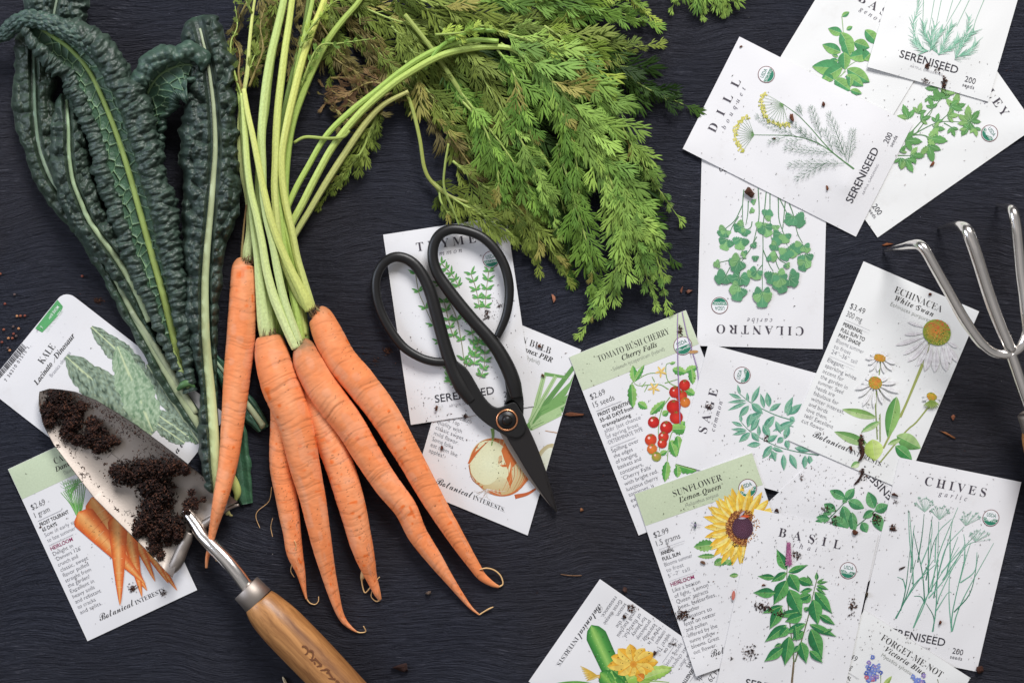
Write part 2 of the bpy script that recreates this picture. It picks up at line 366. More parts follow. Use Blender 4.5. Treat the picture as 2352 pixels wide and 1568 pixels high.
    def text(s,st,font,u0,v,cap,u1=None,col='3a3640'):
        r=text_uv(st,font,u0,v,cap,u1)
        if r: s.add(r[0],r[1],lin(col),s.lets.setdefault(s.g,[]))
    def usda(s,u,v,r,rot=0):
        s.disc((u,v),r,'7c4a48',uv=True,lst=s.seal,n=40); s.disc((u,v),r-1.6,'f2f2f4',uv=True,lst=s.seal,n=40)
        th=np.linspace(0,math.pi,24); R=r-2.6
        P=np.stack([u+np.cos(th)*R,v+1+np.sin(th)*(R-1)],1); s.poly(P,'2f8468',uv=True,lst=s.seal)
        k=r/19.5
        for st,vv,cap,hw,c in (('USDA',v-2.5*k,8.2*k,11*k,'3f7f6d'),('ORGANIC',v+8.3*k,6.2*k,15.5*k,'eef6f0')):
            q=text_uv(st,'bold',u-hw,vv,cap,u+hw)
            s.add(q[0],q[1],lin(c),s.seal)
    def visible(s,c): return True
    def build(s):
        z0=float(s.Zb.mean()); ctr=s.D([(PW/2,PH/2)]); loc=W(ctr,z0)[0]
        root=thing('seed_packet',s.label,'seed packet',tuple(loc),'seed packets lying on the table')
        F=grid_faces(NU,NV); n=NU*NV
        # a ring of short sides joins front and back paper
        idx=np.arange(n).reshape(NU,NV); loop=np.r_[idx[:,0],idx[-1,1:],idx[-2::-1,-1],idx[0,-2:0:-1]]
        l2=np.roll(loop,-1); side=np.stack([loop,loop+n,l2+n,l2],1)
        Ft=F if True else F
        Vt,Vb=s.Vt,s.Vb
        if s.cut:   # rounded corners on a hang-tab packet
            uv=np.stack([s.U.ravel(),s.V.ravel()],1); R=s.cut
            for cu,cv in ((R,R),(PW-R,R)):
                m=((uv[:,0]-cu)*(1 if cu>PW/2 else -1)>0)&(uv[:,1]<cv); d=uv[m]-(cu,cv); ln=np.maximum(np.abs(d).max(1),1e-6); h=np.hypot(d[:,0],d[:,1])+1e-9
                uv[m]=np.array([cu,cv])+d*(ln/h)[:,None]
            D=s.D(uv); Vt=W(D,s.Zt.ravel()); Vb=W(D,s.Zb.ravel())
        # orientation: make front faces look up
        e1=Vt[F[0][1]]-Vt[F[0][0]]; e2=Vt[F[0][2]]-Vt[F[0][0]]
        if np.cross(e1,e2)[2]<0: F=F[:,::-1]; 
        m_=len(loop); side=np.stack([np.arange(m_),np.arange(m_)+m_,(np.arange(m_)+1)%m_+m_,(np.arange(m_)+1)%m_],1)+2*n
        V=np.vstack([Vt,Vb,Vt[loop],Vb[loop]]); FF=np.vstack([F,F[:,::-1]+n,side])
        part('envelope',V,FF,M['paper_warm' if s.warm else 'paper'],root)
        for nm,lst,zo,dz in [('title_band',s.band,.00010,0),('illustration',s.prims,.00013,.0000016)]+[(g,l,.00019,0) for g,l in s.lets.items()]+[('organic_seal',s.seal,.00022,.00003)]:
            if not lst: continue
            Vs=[];Fs=[];Cs=[];o=0
            for k,(uv,f,c,_) in enumerate(lst):
                m=(uv[:,0]>-1)&(uv[:,0]<PW+1)&(uv[:,1]>-1)&(uv[:,1]<PH+1)
                if not m.any(): continue
                uv=np.clip(uv,(.6,.6),(PW-.6,PH-.6))
                z=s.zt(uv)+zo+dz*k
                Vs.append(W(s.D(uv),z)); Fs+= [tuple(i+o for i in q) for q in f]; Cs.append(np.clip(c,0,1)*.80); o+=len(uv)
            if Vs: part(nm,np.vstack(Vs),Fs,M['print'],root,smooth=False,col=np.vstack(Cs))
        return root
def topz_at(D):
    D=np.asarray(D,float).reshape(-1,2); z=np.zeros(len(D))
    for p in PK:
        uv=p.UV(D); m=(uv[:,0]>=-3)&(uv[:,0]<=PW+3)&(uv[:,1]>=-3)&(uv[:,1]<=PH+3)
        if m.any(): z[m]=np.maximum(z[m],p.zt(uv[m]))
    return z
def seren(p,title,sub,tu=(70,216),su=(110,176),logo=True,count='200'):
    p.g='title_lettering'; p.text(title,'serif',tu[0],50,19.5,tu[1],'4a444e')
    if sub: p.text(sub,'ital',su[0],67,10.5,su[1],'7a7680')
    p.usda(240,94,19.5)
    if logo:
        p.g='brand_lettering'; p.text('SERENISEED','wide',64,402,17.5,203,'3c3a42')
        p.text('ARTFUL GARDENING','light',94,417,5,172,'8d8a92')
        p.g='count_lettering'; p.text(count,'sans',224,414,13,249,'4a4850'); p.text('seeds','sans',222,426,8.3,250,'66646c')
def botan(p,title,sub,latin,price,amt,bold,light,heir,body,band=None,bandh=78,tu=(85,205),su=(93,196),lu=(104,184),seal=True,bot=True,hv=234,bv=248):
    if band:
        for i in range(NU-1):
            pass
        n=24; us=np.linspace(.6,PW-.6,n); vs=np.linspace(.6,bandh,9); U,V=np.meshgrid(us,vs,indexing='ij')
        p.add(np.stack([U.ravel(),V.ravel()],1),[tuple(q) for q in grid_faces(n,9)],lin(band),p.band)
    p.g='title_lettering'; p.text(title,'roman',tu[0],37,14.5,tu[1],'3c3a3a'); p.text(sub,'bi',su[0],53.5,11.5,su[1],'2c2a2a')
    p.text(latin,'light',lu[0],68.5,8.6,lu[1],'8b8f86')
    v=111; p.g='price_lettering'; p.text(price,'light',12,v,12.5,12+len(price)*7.2,'33333a'); p.text(amt,'light',11.5,131,12.5,11.5+len(amt)*6.4,'33333a')
    p.line([(12.5,140),(76,140)],.8,'9a9aa2',1,uv=True)
    v=154
    for b in bold: p.text(b,'bold',13.5,v,8.6,13.5+len(b)*5.4,'26262c'); v+=13.6
    for b in light: p.text(b,'light',13.5,v,8.8,13.5+len(b)*5.25,'8a8a92'); v+=13.8
    v+=1; p.line([(12.5,v-7),(76,v-7)],.8,'a5a5ad',1,uv=True)
    v+=6; p.g='description_lettering'
    if heir: p.text('HEIRLOOM','bold',12.5,v,8.8,70,'9c2d63'); v+=14
    for b in body: p.text(b,'light',12.5,v,9.0,12.5+len(b)*5.15,'62626c'); v+=13.7
    if seal: p.usda(253.6,74,21.7)
    if bot:
        p.g='brand_lettering'; p.text('Botanical','script',48,414,15.5,139,'2e2e34'); p.text('INTERESTS.','roman',142,415,10,222,'3a3a40')
G1,G2='4f9065','6fae62'
def lobed(p,c,d,size,c1,c2,parts=3,stem=None,wf=.36,rnd=0):
    """three-part cut leaf: c base point, d direction angle (screen), size in plan units"""
    c=np.array(c,float)
    for k,(a,l) in enumerate(((0,1.),(.95,.75),(-.95,.75))[:parts]):
        t=d+a; e=np.array([math.cos(t),math.sin(t)]); q=np.array([-e[1],e[0]]); L_=size*l
        out=[]
        n=5
        for i in range(n+1):
            f=i/n; w=L_*wf*math.sin(math.pi*((.06+.66*f) if rnd else (.12+.80*f)))
            out.append((f*.9,w)); 
            if i<n: out.append(((f+.5/n)*.9+.06,w*.72))
        top=[c+e*L_*a_+q*w for a_,w in out]; bot=[c+e*L_*a_-q*w for a_,w in out[::-1]]
        j=random.uniform(.85,1.15)
        p.poly(np.vstack([[c],top,[c+e*L_*(.95 if rnd else 1.05)],bot]),lin(c1 if random.random()<.6 else c2)*j)
        for w in (-.25,0,.25):
            p.line([c,c+e*L_*.8+q*L_*w],.8,'2f6b48' if w else 'a9cfa0',.3)
def fern(p,a,b,n,ln,col,w=1.,sub=True,ang=.75):
    a=np.array(a,float);b=np.array(b,float);d=b-a;th=math.atan2(d[1],d[0]);Ln=np.hypot(*d)
    p.line([a,b],w,col,.5)
    for i in range(1,n):
        f=i/n
        for s in (-1,1):
            l=ln*(math.sin(math.pi*(.15+.8*f))**.7)*random.uniform(.8,1.15); t=th+s*ang*random.uniform(.85,1.1); o=a+d*f
            m=o+l*.55*np.array([math.cos(t),math.sin(t)]); e=m+l*.45*np.array([math.cos(t-s*.3),math.sin(t-s*.3)])
            p.line([o,m,e],w*.7,col,.35)
            if sub:
                for g in (.4,.7):
                    for s2 in (-1,1):
                        k=o+(m-o)*g*1.5; t2=t+s2*.6; p.line([k,k+l*.3*np.array([math.cos(t2),math.sin(t2)])],w*.55,col,.4)
def dline(p,pts,*a,**k): p.line(pts,*a,**k)
# ---- right cluster
P=Packet((2213.5,54),(2379.7,291.6),(1849.6,308),'parsley seed packet lying slantwise under the dill packet at the right edge',warm=True)
z=g8(3296,0)
for s in [((640,1085),(880,820),(905,780),(880,700)),((690,1060),(900,960),(1130,960)),((720,1050),(830,900),(850,860)),((700,1055),(800,1070),(820,1140)),((690,1060),(780,1060),(830,1080)),((580,1220),(680,1220)),((1140,955),(1180,1000),(1190,1040)),((900,960),(980,890)),((940,965),(1000,1000),(1010,1020)),((850,985),(880,1005))]:
    P.line(z(*sum(map(list,s),[])),2.6,'5f8a56',.5)
for x,y,a,s in [(890,790,-100,34),(920,770,-70,30),(1020,850,-75,38),(990,830,20,30),(880,700,-120,34),(820,760,70,20),(850,850,-100,22),(740,890,-75,26),(660,930,-110,34),(760,940,-20,24),(880,960,-75,22),(970,910,-5,26),(1130,955,-90,38),(1150,950,-50,32),(1140,960,120,36),(1180,1000,75,22),(1130,1010,175,20),(1000,1000,70,22),(860,1005,5,26),(820,1080,10,44),(820,1140,75,40),(640,1100,5,38),(600,1190,-50,20),(680,1215,5,32),(600,1240,90,24),(640,1250,60,34),(950,730,-60,34)]:
    lobed(P,z(x,y)[0],math.radians(a),s,'66a05a','8ab56a',wf=.25)
P.text('PARSLEY','serif',58,50,19.5,228,'4a444e'); P.text('italian','ital',105,67,10.5,180,'7a7680'); P.usda(241,96,19.5)
P.g='brand_lettering'; P.text('SERENISEED','wide',64,402,17.5,203,'3c3a42'); P.g='count_lettering'; P.text('200','sans',224,414,13,249,'4a4850'); P.text('seeds','sans',222,426,8.3,250,'66646c')
CIL=P=Packet((1889.7,801.5),(1600.8,794),(1901,357.6),'upside down cilantro seed packet with green leaf drawing, below the dill packet')
z=g8(2700,600)
for s in [((652,300),(660,500),(640,620),(600,760),(520,880),(505,980),(500,1060)),((715,330),(700,500),(690,620),(690,780),(685,950),(685,1100)),((745,340),(745,500),(755,700)),((810,370),(815,540),(850,650),(880,750)),((865,400),(850,560),(840,640)),((895,420),(925,500),(960,650),(1000,730)),((540,310),(530,430),(530,570)),((575,400),(570,500),(555,590)),((530,430),(470,550),(390,620)),((500,520),(450,600),(415,690)),((605,560),(590,610),(520,640)),((560,850),(500,850),(350,880)),((430,920),(400,980)),((690,780),(740,900),(770,950)),((685,900),(660,930),(640,960)),((780,790),(820,860),(870,890)),((770,790),(800,900),(830,960)),((820,380),(890,520)),((640,680),(620,720))]:
    P.line(z(*sum(map(list,s),[])),2.4,'5c8a62',.6)
for x,y,a,s in [(400,620,140,34),(400,630,95,26),(410,700,110,40),(540,600,170,36),(520,690,100,42),(560,620,110,26),(590,470,20,16),(630,410,200,16),(700,520,-30,32),(690,570,100,36),(700,600,60,38),(790,590,90,20),(840,660,130,42),(800,740,150,28),(860,660,80,32),(925,520,130,36),(940,520,50,44),(890,760,50,42),(880,780,110,40),(1000,740,130,36),(1010,750,50,28),(1020,820,80,40),(1020,870,110,36),(740,820,40,30),(560,820,200,20),(630,830,90,18),(610,730,60,18),(510,860,160,40),(500,870,110,42),(640,960,170,34),(640,950,80,30),(350,890,170,22),(870,890,60,18),(400,980,150,42),(400,990,60,26),(505,1000,170,34),(510,1000,30,36),(500,1080,100,46),(500,1060,150,30),(770,960,100,42),(800,970,30,38),(820,1030,70,42),(830,1000,120,36),(900,980,10,34),(900,1010,40,34),(685,1110,145,36),(690,1110,35,34),(685,1130,90,46)]:
    lobed(P,z(x,y)[0],math.radians(a),s*.70,'5c9a70','86b878',wf=.46,rnd=1)
seren(P,'CILANTRO','caribe',(45,246),(118,176),count='100')
P=Packet((1924,-85),(2172,66),(1693,295),'genovese basil seed packet with broad green leaves, above the dill packet',warm=True)
z=g8(2700,0)
for s in [((1308,130),(1320,260),(1330,420)),((1300,600),(1360,520),(1440,470)),((1280,610),(1340,560))]: P.line(z(*sum(map(list,s),[])),2,'9fc08a',.7)
for x0,y0,x1,y1,w in [(1308,130,1368,95,40),(1312,265,1200,225,72),(1345,235,1392,208,35),(1490,235,1600,350,90),(1405,330,1525,375,90),(1300,410,1155,350,85),(1300,255,1400,420,110),(1330,320,1370,440,90),(1530,420,1365,450,105),(1325,410,1330,545,100),(1280,445,1232,430,25),(1280,470,1195,492,46),(1315,540,1075,522,130),(1310,530,1150,620,100),(1240,630,1175,590,60),(1250,620,1375,710,100),(1350,540,1527,645,110),(1340,590,1478,675,85),(1375,600,1372,685,50),(1375,705,1465,735,50),(1530,420,1480,470,90)]:
    P.leaf(*z(x0,y0,x1,y1),w*.293,'4f9960','86b766',rib='b9d79a',vein='3a7f4a')
seren(P,'BASIL','genovese',(84,206),(98,190))
P=Packet((1697,88) if 0 else (1568,342),(1698.4,84.4),(1966,543.7),'dill seed packet with yellow flower umbels, lying over the cilantro packet')
z=g8(2700,0)
P.line(z(1405,1325,1230,1190,1060,1000,960,900,845,815),3,'5d8a56',.4)
P.line(z(1400,1325,1150,1140,940,1070,620,1058),3,'5d8a56',.4)
for cx,cy,a0,a1,R in [(620,1058,110,235,150),(845,815,150,285,165)]:
    for i in range(13):
        t=math.radians(a0+(a1-a0)*i/12); e=(cx+R*math.cos(t),cy-R*math.sin(t)*(1 if 1 else 1))
        e=(cx+R*math.cos(t),cy+ -R*math.sin(t))
        P.line(z(cx,cy,*e),.9,'6b965a',.6)
        for j in range(9):
            r=random.uniform(0,22); q=random.uniform(0,6.3); P.disc(z(e[0]+r*math.cos(q),e[1]+r*math.sin(q))[0],random.uniform(1.6,2.6),random.choice(['d8cf6a','e6dc86','b9b84f']),n=8)
for a,b,c,d,n,l in [(960,1075,620,905,13,24),(1060,1110,880,930,9,16),(1150,1080,1060,820,12,20),(1150,1140,960,1000,9,17),(1240,1190,1170,1000,9,18),(1350,1260,1200,870,15,24),(1360,1270,1400,1000,12,22),(1240,1200,840,1160,15,22),(1330,1280,870,1290,15,24),(1200,1270,930,1410,11,22),(1000,910,960,830,5,14),(1320,1220,1250,1100,6,14),(860,1075,720,1120,6,12),(1000,1095,860,1110,6,12)]:
    fern(P,z(a,b)[0],z(c,d)[0],max(4,int(n*.62)),l*1.05,'44704e',1.15,ang=.62)
seren(P,'DILL','bouquet',(66,200),(84,190))
P=Packet((2115,-272),(2393,-192),(1992,154),'lavender seed packet with pale green needles, cut off by the top edge',warm=True)
z=g8(3296,0)
for s in [((780,0),(775,180)),((865,0),(820,260)),((1010,0),(960,170)),((1075,0),(930,250)),((1140,0),(1040,210)),((1255,0),(1190,160),(1165,260)),((920,0),(880,200))]:
    P.line(z(*sum(map(list,s),[])),1.6,'8fb8a0',.8)
for st in [[(800,410),(720,300),(700,190),(735,80),(740,0)],[(900,430),(840,330),(870,200)],[(905,425),(960,290),(1010,190)],[(1030,462),(1080,330),(1130,220),(1140,130)],[(890,405),(800,290),(780,180)],[(1040,450),(1150,400),(1195,330)],[(900,430),(1000,370),(1060,300)],[(820,400),(760,390),(700,320)],[(1030,462),(1060,380),(1180,240)],[(830,400),(880,300),(930,230)]]:
    q=cat(z(*sum(map(list,st),[])),16); P.line(q,2,'6fae90',.5)
    for i in range(1,15):
        d=q[i+1]-q[i-1]; t=math.atan2(d[1],d[0])
        for sg in (-1,1):
            l=random.uniform(13,24); t2=t+sg*random.uniform(.3,.6)
            P.line([q[i],q[i]+l*np.array([math.cos(t2),math.sin(t2)])],2.1,random.choice(['8fc7ab','a9d6bf','79b597','bfdccb']),.2)
P.line(z(1025,462,1150,455),1.5,'9db8a8'); P.line(z(1030,462,1080,485),1.5,'9db8a8')
seren(P,'LAVENDER','hidcote')
# ---- middle
P=Packet((1071,694),(1335,803),(948,1120),'onion seed packet with drawn onion bulb, half under the thyme packet and scissors')
z=g8(1500,1400,.32959)
for a,b,w in [((1070,540),(1420,190),34),((1080,530),(1440,330),40),((1100,470),(1180,170),26),((1180,165),(1340,190),16),((1090,500),(1390,110),26),((1300,420),(1450,350),24),((1150,430),(1440,290),34),((1090,540),(1300,440),24),((1080,500),(1260,180),22)]:
    q=cat(z(*a,*b),8); P.line(np.vstack([q]),w*.5,random.choice(['7fae66','9cc07e','6b9c58','b2cf96']),.75,n=8); P.line(q,1.2,'5b8c4c',.5,n=8)
P.line(z(818,545,822,600,812,665),9,'87a55e',.3)
P.disc(z(1200,780)[0],28,'e8ead2',ry=46,ang=.2,rim='c8b88a'); P.line(z(1250,730,1205,790,1200,850,1185,880),8,'cf6a3a',.4); P.disc(z(1190,770)[0],14,'eef0dc',ry=34,ang=.2)
P.line(z(975,1020,1060,1000,1120,965),10,'c9663a',.4)
P.disc(z(850,810)[0],68,'e9ecc6',ry=63,rim='cdb27c',n=40)
P.disc(z(860,815)[0],70,'e6c79a',ry=64,rim='c9703a',n=40); P.disc(z(800,790)[0],50,'ecedc8',ry=52,rim='e6e2b8',n=36)
O=z(900,650,960,665,1010,700,1060,760,1080,830,1070,900,1020,960,950,1000,860,1005,770,960,830,930,890,910,840,885,815,835,870,800,940,790,905,745,880,700)
P.poly(O,'d2743c'); 
for k in range(9):
    P.line(z(880+k*22,780+k*4,890+k*20,880,850+k*18,985),1.5,random.choice(['b9622f','e9a878','c77038']),.4)
P.poly(z(720,690,770,645,800,625,760,660,710,720,660,790,645,790,670,730),'cd6a35'); P.line(z(655,800,680,900,760,965),3,'b8713f')
for k in range(16):
    a=random.uniform(.2,2.9); l=random.uniform(40,150); P.line(z(780,965,780+l*.6*math.cos(a)+random.uniform(-20,20),965+l*.3*math.sin(a)+10,780+l*math.cos(a),965+l*.55*math.sin(a)),1.1,random.choice(['d8cfc4','b59a86','e8dfd6']),.5)
P.line(z(1380,480,1360,530,1300,575,1240,570,1185,560),3,'c99562',.4)
botan(P,'ONION BULB','Yellow Granex PRR','Allium cepa (hybrid)','$1.99','300 seeds',['FROST TOLERANT','75 DAYS'],['Sow in early','spring'],False,['Planted only by','Georgia farmers','to grow the','famous Vidalia®','onion. Top','quality with','classic sweet,','mild flavor.','Some folks','eat them like','apples!'],seal=False,tu=(95,222),su=(93,232),lu=(115,205))
P=Packet((880,539),(1163,496),(943.7,975.3),'thyme seed packet lying under the black garden scissors')
z=g8(1450,850)
st=[[(415,480),(440,620),(490,740),(560,900),(620,1060)],[(620,400),(710,500),(760,590)],[(850,480),(890,600),(920,760)],[(990,460),(970,620),(960,760)],[(610,560),(680,700),(740,840),(780,1040),(800,1200)],[(640,700),(690,900),(720,980)],[(840,860),(870,1000),(860,1100),(810,1210)],[(920,960),(890,1080),(870,1200)],[(960,1040),(955,1200),(920,1295)],[(690,1220),(680,1330)],[(690,1240),(720,1350)]]
for s in st:
    q=cat(z(*sum(map(list,s),[])),14); P.line(q,1.6,'8a8a5a',.8)
    for i in range(0,14,3):
        d=q[min(i+1,13)]-q[max(i-1,0)]; t=math.atan2(d[1],d[0])
        for sg in (-1,1):
            for l,a in ((18,.9),(12,1.5)):
                t2=t+math.pi+sg*a*random.uniform(.8,1.1); e=q[i]+l*random.uniform(.8,1.2)*np.array([math.cos(t2),math.sin(t2)])
                P.leaf(q[i],e,5.,'4e9a55','7db45e',rib=None,n=7)
seren(P,'THYME','common',(72,212),(100,176))
P=Packet((1307,819.5),(1575.4,712),(1466.7,1229),'cherry tomato seed packet with red tomatoes and green header band')
z=g8(2200,1200)
L1=[((660,640),(650,510),60),((660,640),(740,505),44),((640,650),(650,850),70),((690,800),(765,850),60),((785,895),(905,785),60),((940,500),(985,485),24),((960,540),(1070,570),70),((1060,560),(1160,520),60),((1110,540),(1120,660),60),((1060,700),(1140,740),60),((880,900),(930,870),50),((960,1030),(1060,950),90),((940,1100),(1010,1180),80),((960,1010),(1080,1010),90),((860,1210),(920,1180),44),((800,1210),(780,1180),30),((920,1260),(900,1425),66),((980,1290),(1150,1340),90),((1000,1300),(1000,1390),60),((1000,1060),(1020,1240),90),((950,1120),(990,1230),70)]
for s in [((1060,700),(930,640),(910,510),(960,490)),((640,650),(760,580),(850,570)),((930,700),(850,660),(700,670),(660,650)),((940,760),(880,850),(850,1000),(860,1180)),((1020,980),(950,1050),(920,1250),(930,1400)),((770,660),(740,720)),((900,650),(1000,620)),((820,640),(800,600)),((720,680),(750,640))]: P.line(z(*sum(map(list,s),[])),2.4,'86b060',.6)
for a,b,w in L1: P.leaf(*z(*a,*b),w*.293,'57a04c','93c46a',ser=1,n=12)
for x,y,rr in [(870,560,50),(815,690,52)]:
    for k in range(5):
        t=k*1.256+.4; P.leaf(*z(x,y,x+rr*math.cos(t),y+rr*math.sin(t)),5,'f0c15e','f5d98a',rib=None,n=6)
for x,y,r,c,rm in [(1030,750,45,'e2552f','b9271c'),(1060,800,40,'e98a3a','c96a28'),(1055,665,44,'e23a2c','b41f1c'),(980,720,46,'e23a2c','b41f1c'),(970,835,56,'dd2f26','b01b1a'),(990,918,52,'e23a2c','b41f1c'),(812,955,45,'dd2f26','b01b1a'),(912,995,50,'dd2f26','b01b1a'),(890,1070,42,'e2442c','b9271c'),(880,1122,38,'e2442c','b9271c'),(790,1093,47,'e8502c','c03a1c'),(800,1165,40,'eb8a3c','cf6a2c'),(835,1225,38,'c9a04a','8a9a3a')]:
    P.disc(z(x,y)[0],r*.293,c,rim=rm); P.disc(z(x-r*.3,y-r*.3)[0],r*.07,'ffe8e0',rim='f0a090')
    for k in range(5): P.line(z(x,y-r*.75,x+r*.45*math.cos(k*1.25),y-r*.75+r*.3*math.sin(k*1.25)),1.3,'4c8a3c',.3)
for s in [((998,95),(1003,500),(1020,970)),((1035,90),(1075,270),(1150,520),(1165,640))]:
    P.line(z(*sum(map(list,s),[])),2.2,'9a7fae',1)
P.disc(z(1125,405)[0],11,'c99b66',ry=3.6,ang=.3); P.line(z(1100,415,1110,455),1,'8a6a4a')
botan(P,'TOMATO BUSH CHERRY','Cherry Falls','Solanum lycopersicum (hybrid)','$2.69','15 seeds',['FROST SENSITIVE','55–65 DAYS from','transplanting'],['after last chance','of spring frost','DETERMINATE TYPE'],False,['Spilling over','the edges','of hanging','baskets and','containers,',"'Cherry Falls'",'with bright red,','luscious cherry','tomatoes, is','extra easy in','small spaces.'],band='d3ddbf',bandh=84,tu=(60,236),su=(112,199),lu=(84,211))
# ---- right lower
P=Packet((1552,1064),(1627,789),(1980,1181),'sage seed packet with grey green leaves, between the tomato and echinacea packets')
z=g8(2700,1300)
for s in [((1140,1020),(950,990),(780,940),(600,840),(520,760)),((940,750),(780,700),(600,610),(510,540)),((1000,830),(900,790),(820,840))]: P.line(z(*sum(map(list,s),[])),2.6,'6a9a80',.5)
for x0,y0,x1,y1,w in [(510,545,490,465,26),(520,575,422,535,30),(560,590,412,605,26),(560,605,412,668,30),(572,600,565,525,24),(600,610,665,475,42),(580,630,500,720,50),(600,610,690,695,60),(700,650,670,535,34),(740,640,720,525,50),(740,670,832,610,42),(780,710,685,830,60),(680,690,560,745,55),(860,690,925,560,50),(890,700,995,615,56),(880,710,915,620,46),(900,720,940,750,40),(940,750,765,830,50),(790,750,830,850,40),(520,760,512,700,24),(530,790,443,755,28),(560,820,440,815,26),(560,830,450,858,30),(590,840,500,915,48),(590,830,665,730,44),(600,840,660,910,48),(660,870,655,780,30),(690,780,745,880,56),(720,910,805,860,46),(670,930,565,940,44),(760,940,685,1045,52),(800,1000,735,1040,40),(760,960,850,990,30),(850,880,800,920,46),(860,890,895,780,50),(870,900,890,970,44),(850,1010,855,1140,44),(900,1010,955,1125,50),(940,960,1060,985,44),(1020,1020,1015,1125,44),(1050,1020,1070,1100,40),(760,980,790,1065,40),(600,690,570,800,50),(640,730,600,820,46)]:
    P.leaf(*z(x0,y0,x1,y1),w*.293,'5f9f84','83b79a',rib='b7d6c4',sharp=1.1)
seren(P,'SAGE','common',(86,192),(96,168))
P=Packet((1830,1487),(1633,1274),(2156,1186),'upside down oregano seed packet mostly hidden under thai basil, chives and echinacea packets')
P=PK[-1]; P2=P
z=g8(3296,1450)
for s in [((0,1260),(100,1160),(180,1070),(240,990)),((230,1300),(330,1220),(400,1160),(500,1110))]: P.line(z(*sum(map(list,s),[])),2.4,'5a8a66',.6)
for x0,y0,x1,y1,w in [(165,1060,45,1000,75),(170,1070,238,985,70),(190,1080,315,1140,80),(90,1160,0,1105,70),(60,1180,-10,1180,30),(45,1225,-60,1210,60),(150,1120,195,1290,90),(220,1170,235,1340,70),(60,1215,190,1300,100),(395,1140,345,1010,85),(400,1160,505,1115,80),(390,1160,305,1215,60),(400,1180,450,1320,90),(300,1250,335,1330,70),(180,1090,150,1060,50),(-20,1240,-70,1280,60)]:
    P.leaf(*z(x0,y0,x1,y1),w*.293,'4a8f5d','6fae72',rib='9fcf9a',vein='2f7048')
seren(P,'OREGANO','greek')
P=Packet((1983.4,600),(2249,715),(1809.7,1010),'echinacea seed packet with drawn white coneflowers, near the steel tines',warm=True)
z=g8(3296,750)
P.line(z(830,1200,790,1350,700,1568,600,1800),4.6,'9fa860',.9); P.line(z(440,1360,432,1480),3,'8aa060',.9); zz=g8(3296,1450)
P.line(zz(770,10,640,330,560,480,465,670),5,'a3ab62',.9); P.line(zz(825,340,720,470,640,540,440,780),3.6,'9aa45c',.9); P.line(zz(412,220,405,340,418,600),3.2,'8a9a5c',.9); P.line(zz(437,210,440,620),3.2,'8a9a5c',.9)
for x0,y0,x1,y1,w,c1,c2 in [(410,430,140,365,70,'7fa85c','b0c98a'),(570,265,500,590,110,'5f9a52','8fb86a'),(340,640,80,540,80,'6fa25a','a5c585'),(440,460,290,545,50,'7fb06a','b5cf95'),(570,570,760,670,120,'6a9f58','a8c884'),(560,650,690,760,90,'3f8a4a','68a862'),(380,600,400,770,150,'b3cc6a','c8da86'),(600,600,500,640,40,'7fa85c','b0c98a'),(280,780,210,820,50,'7fb06a','cfe0b0')]:
    P.leaf(*zz(x0,y0,x1,y1),w*.293,c1,c2,rib='d5e2b0')
def cone(P,z,x,y,rx,ry,pet,pl,pw,c,pc,droop=0):
    for k in range(pet):
        t=k*2*math.pi/pet+.2; l=pl*random.uniform(.8,1.15)*(1-.25*(math.sin(t)<-.3)); 
        P.leaf(*z(x+rx*.6*math.cos(t),y+ry*.5*math.sin(t)+ry*.3,x+l*math.cos(t),y+l*.9*math.sin(t)+droop),pw,pc[0],pc[1],rib=pc[2],fat=.6,ribw=.5)
    P.disc(z(x,y)[0],rx*.293,c[0],ry=ry*.293,rim=c[1],n=30)
    for k in range(int(rx*1.9)):
        r=math.sqrt(random.random())*.96; t=random.uniform(0,6.28); yy=r*math.sin(t)
        P.disc(z(x+rx*r*math.cos(t),y+ry*yy)[0],1.25,c[3] if yy<-.2 else random.choice(['6f9a3c','a9b84a','d9b860','4f7a34']) if rx>60 else random.choice(['e08a3a','c9a03a']),n=6)
pc=('f9f7f7','f2f0f0','d5ced2')
cone(P,z,885,1135,112,100,0,0,0,('e0703a','b9a23f',0,'e2704a'),pc)
P.prims.pop(); 
for x0,y0,x1,y1,w in [(800,1100,655,1050,16),(790,1140,630,1150,20),(790,1170,560,1235,24),(800,1190,620,1310,26),(820,1210,655,1365,34),(830,1220,730,1400,30),(850,1225,790,1440,40),(880,1235,868,1448,42),(920,1230,960,1440,42),(950,1220,1050,1370,30),(960,1200,1045,1255,20),(950,1210,990,1380,36)]:
    P.leaf(*z(x0,y0,x1,y1),w*.42,'f5f1f2','ebe6e9',rib='b9b0b6',fat=.62,ribw=.6)
cone(P,z,885,1135,112,100,0,0,0,('d9803a','8aa03c',0,'e5734a'),pc)
cone(P,z,438,1335,46,28,12,120,8,('e0b23c','a58f30',0,'e0a03c'),pc,20)
cone(P,z,402,1530,55,50,13,175,9,('dd9a3e','8a9a34',0,'e0803c'),pc,40)
cone(P,zz,845,265,42,30,12,80,6,('d9bf3c','8a9a34',0,'e0b03c'),pc)
for k in range(9): P.leaf(*zz(845,290,775+k*17,330+28*math.sin(k/8*3.14)+10),4,'7f9a48','a5b868',rib=None,n=6)
botan(P,'ECHINACEA','White Swan','Echinacea purpurea','$3.49','300 mg',['PERENNIAL','FULL SUN TO','PART SHADE'],['Blooms summer','to frost','24”–36” tall'],False,['Elegant,','sparkling white','accent for','the garden in','summer. Seed','heads are','fabulous for','winter interest,','and birds','love them,','too! Excellent','cut flower.'],seal=False,tu=(92,210),su=(100,196),lu=(96,196))
P=Packet((2065.5,1050),(2346,1106.5),(1963,1485),'chives seed packet with tall thin green stems, in the lower right corner')
z=g8(3296,1931)
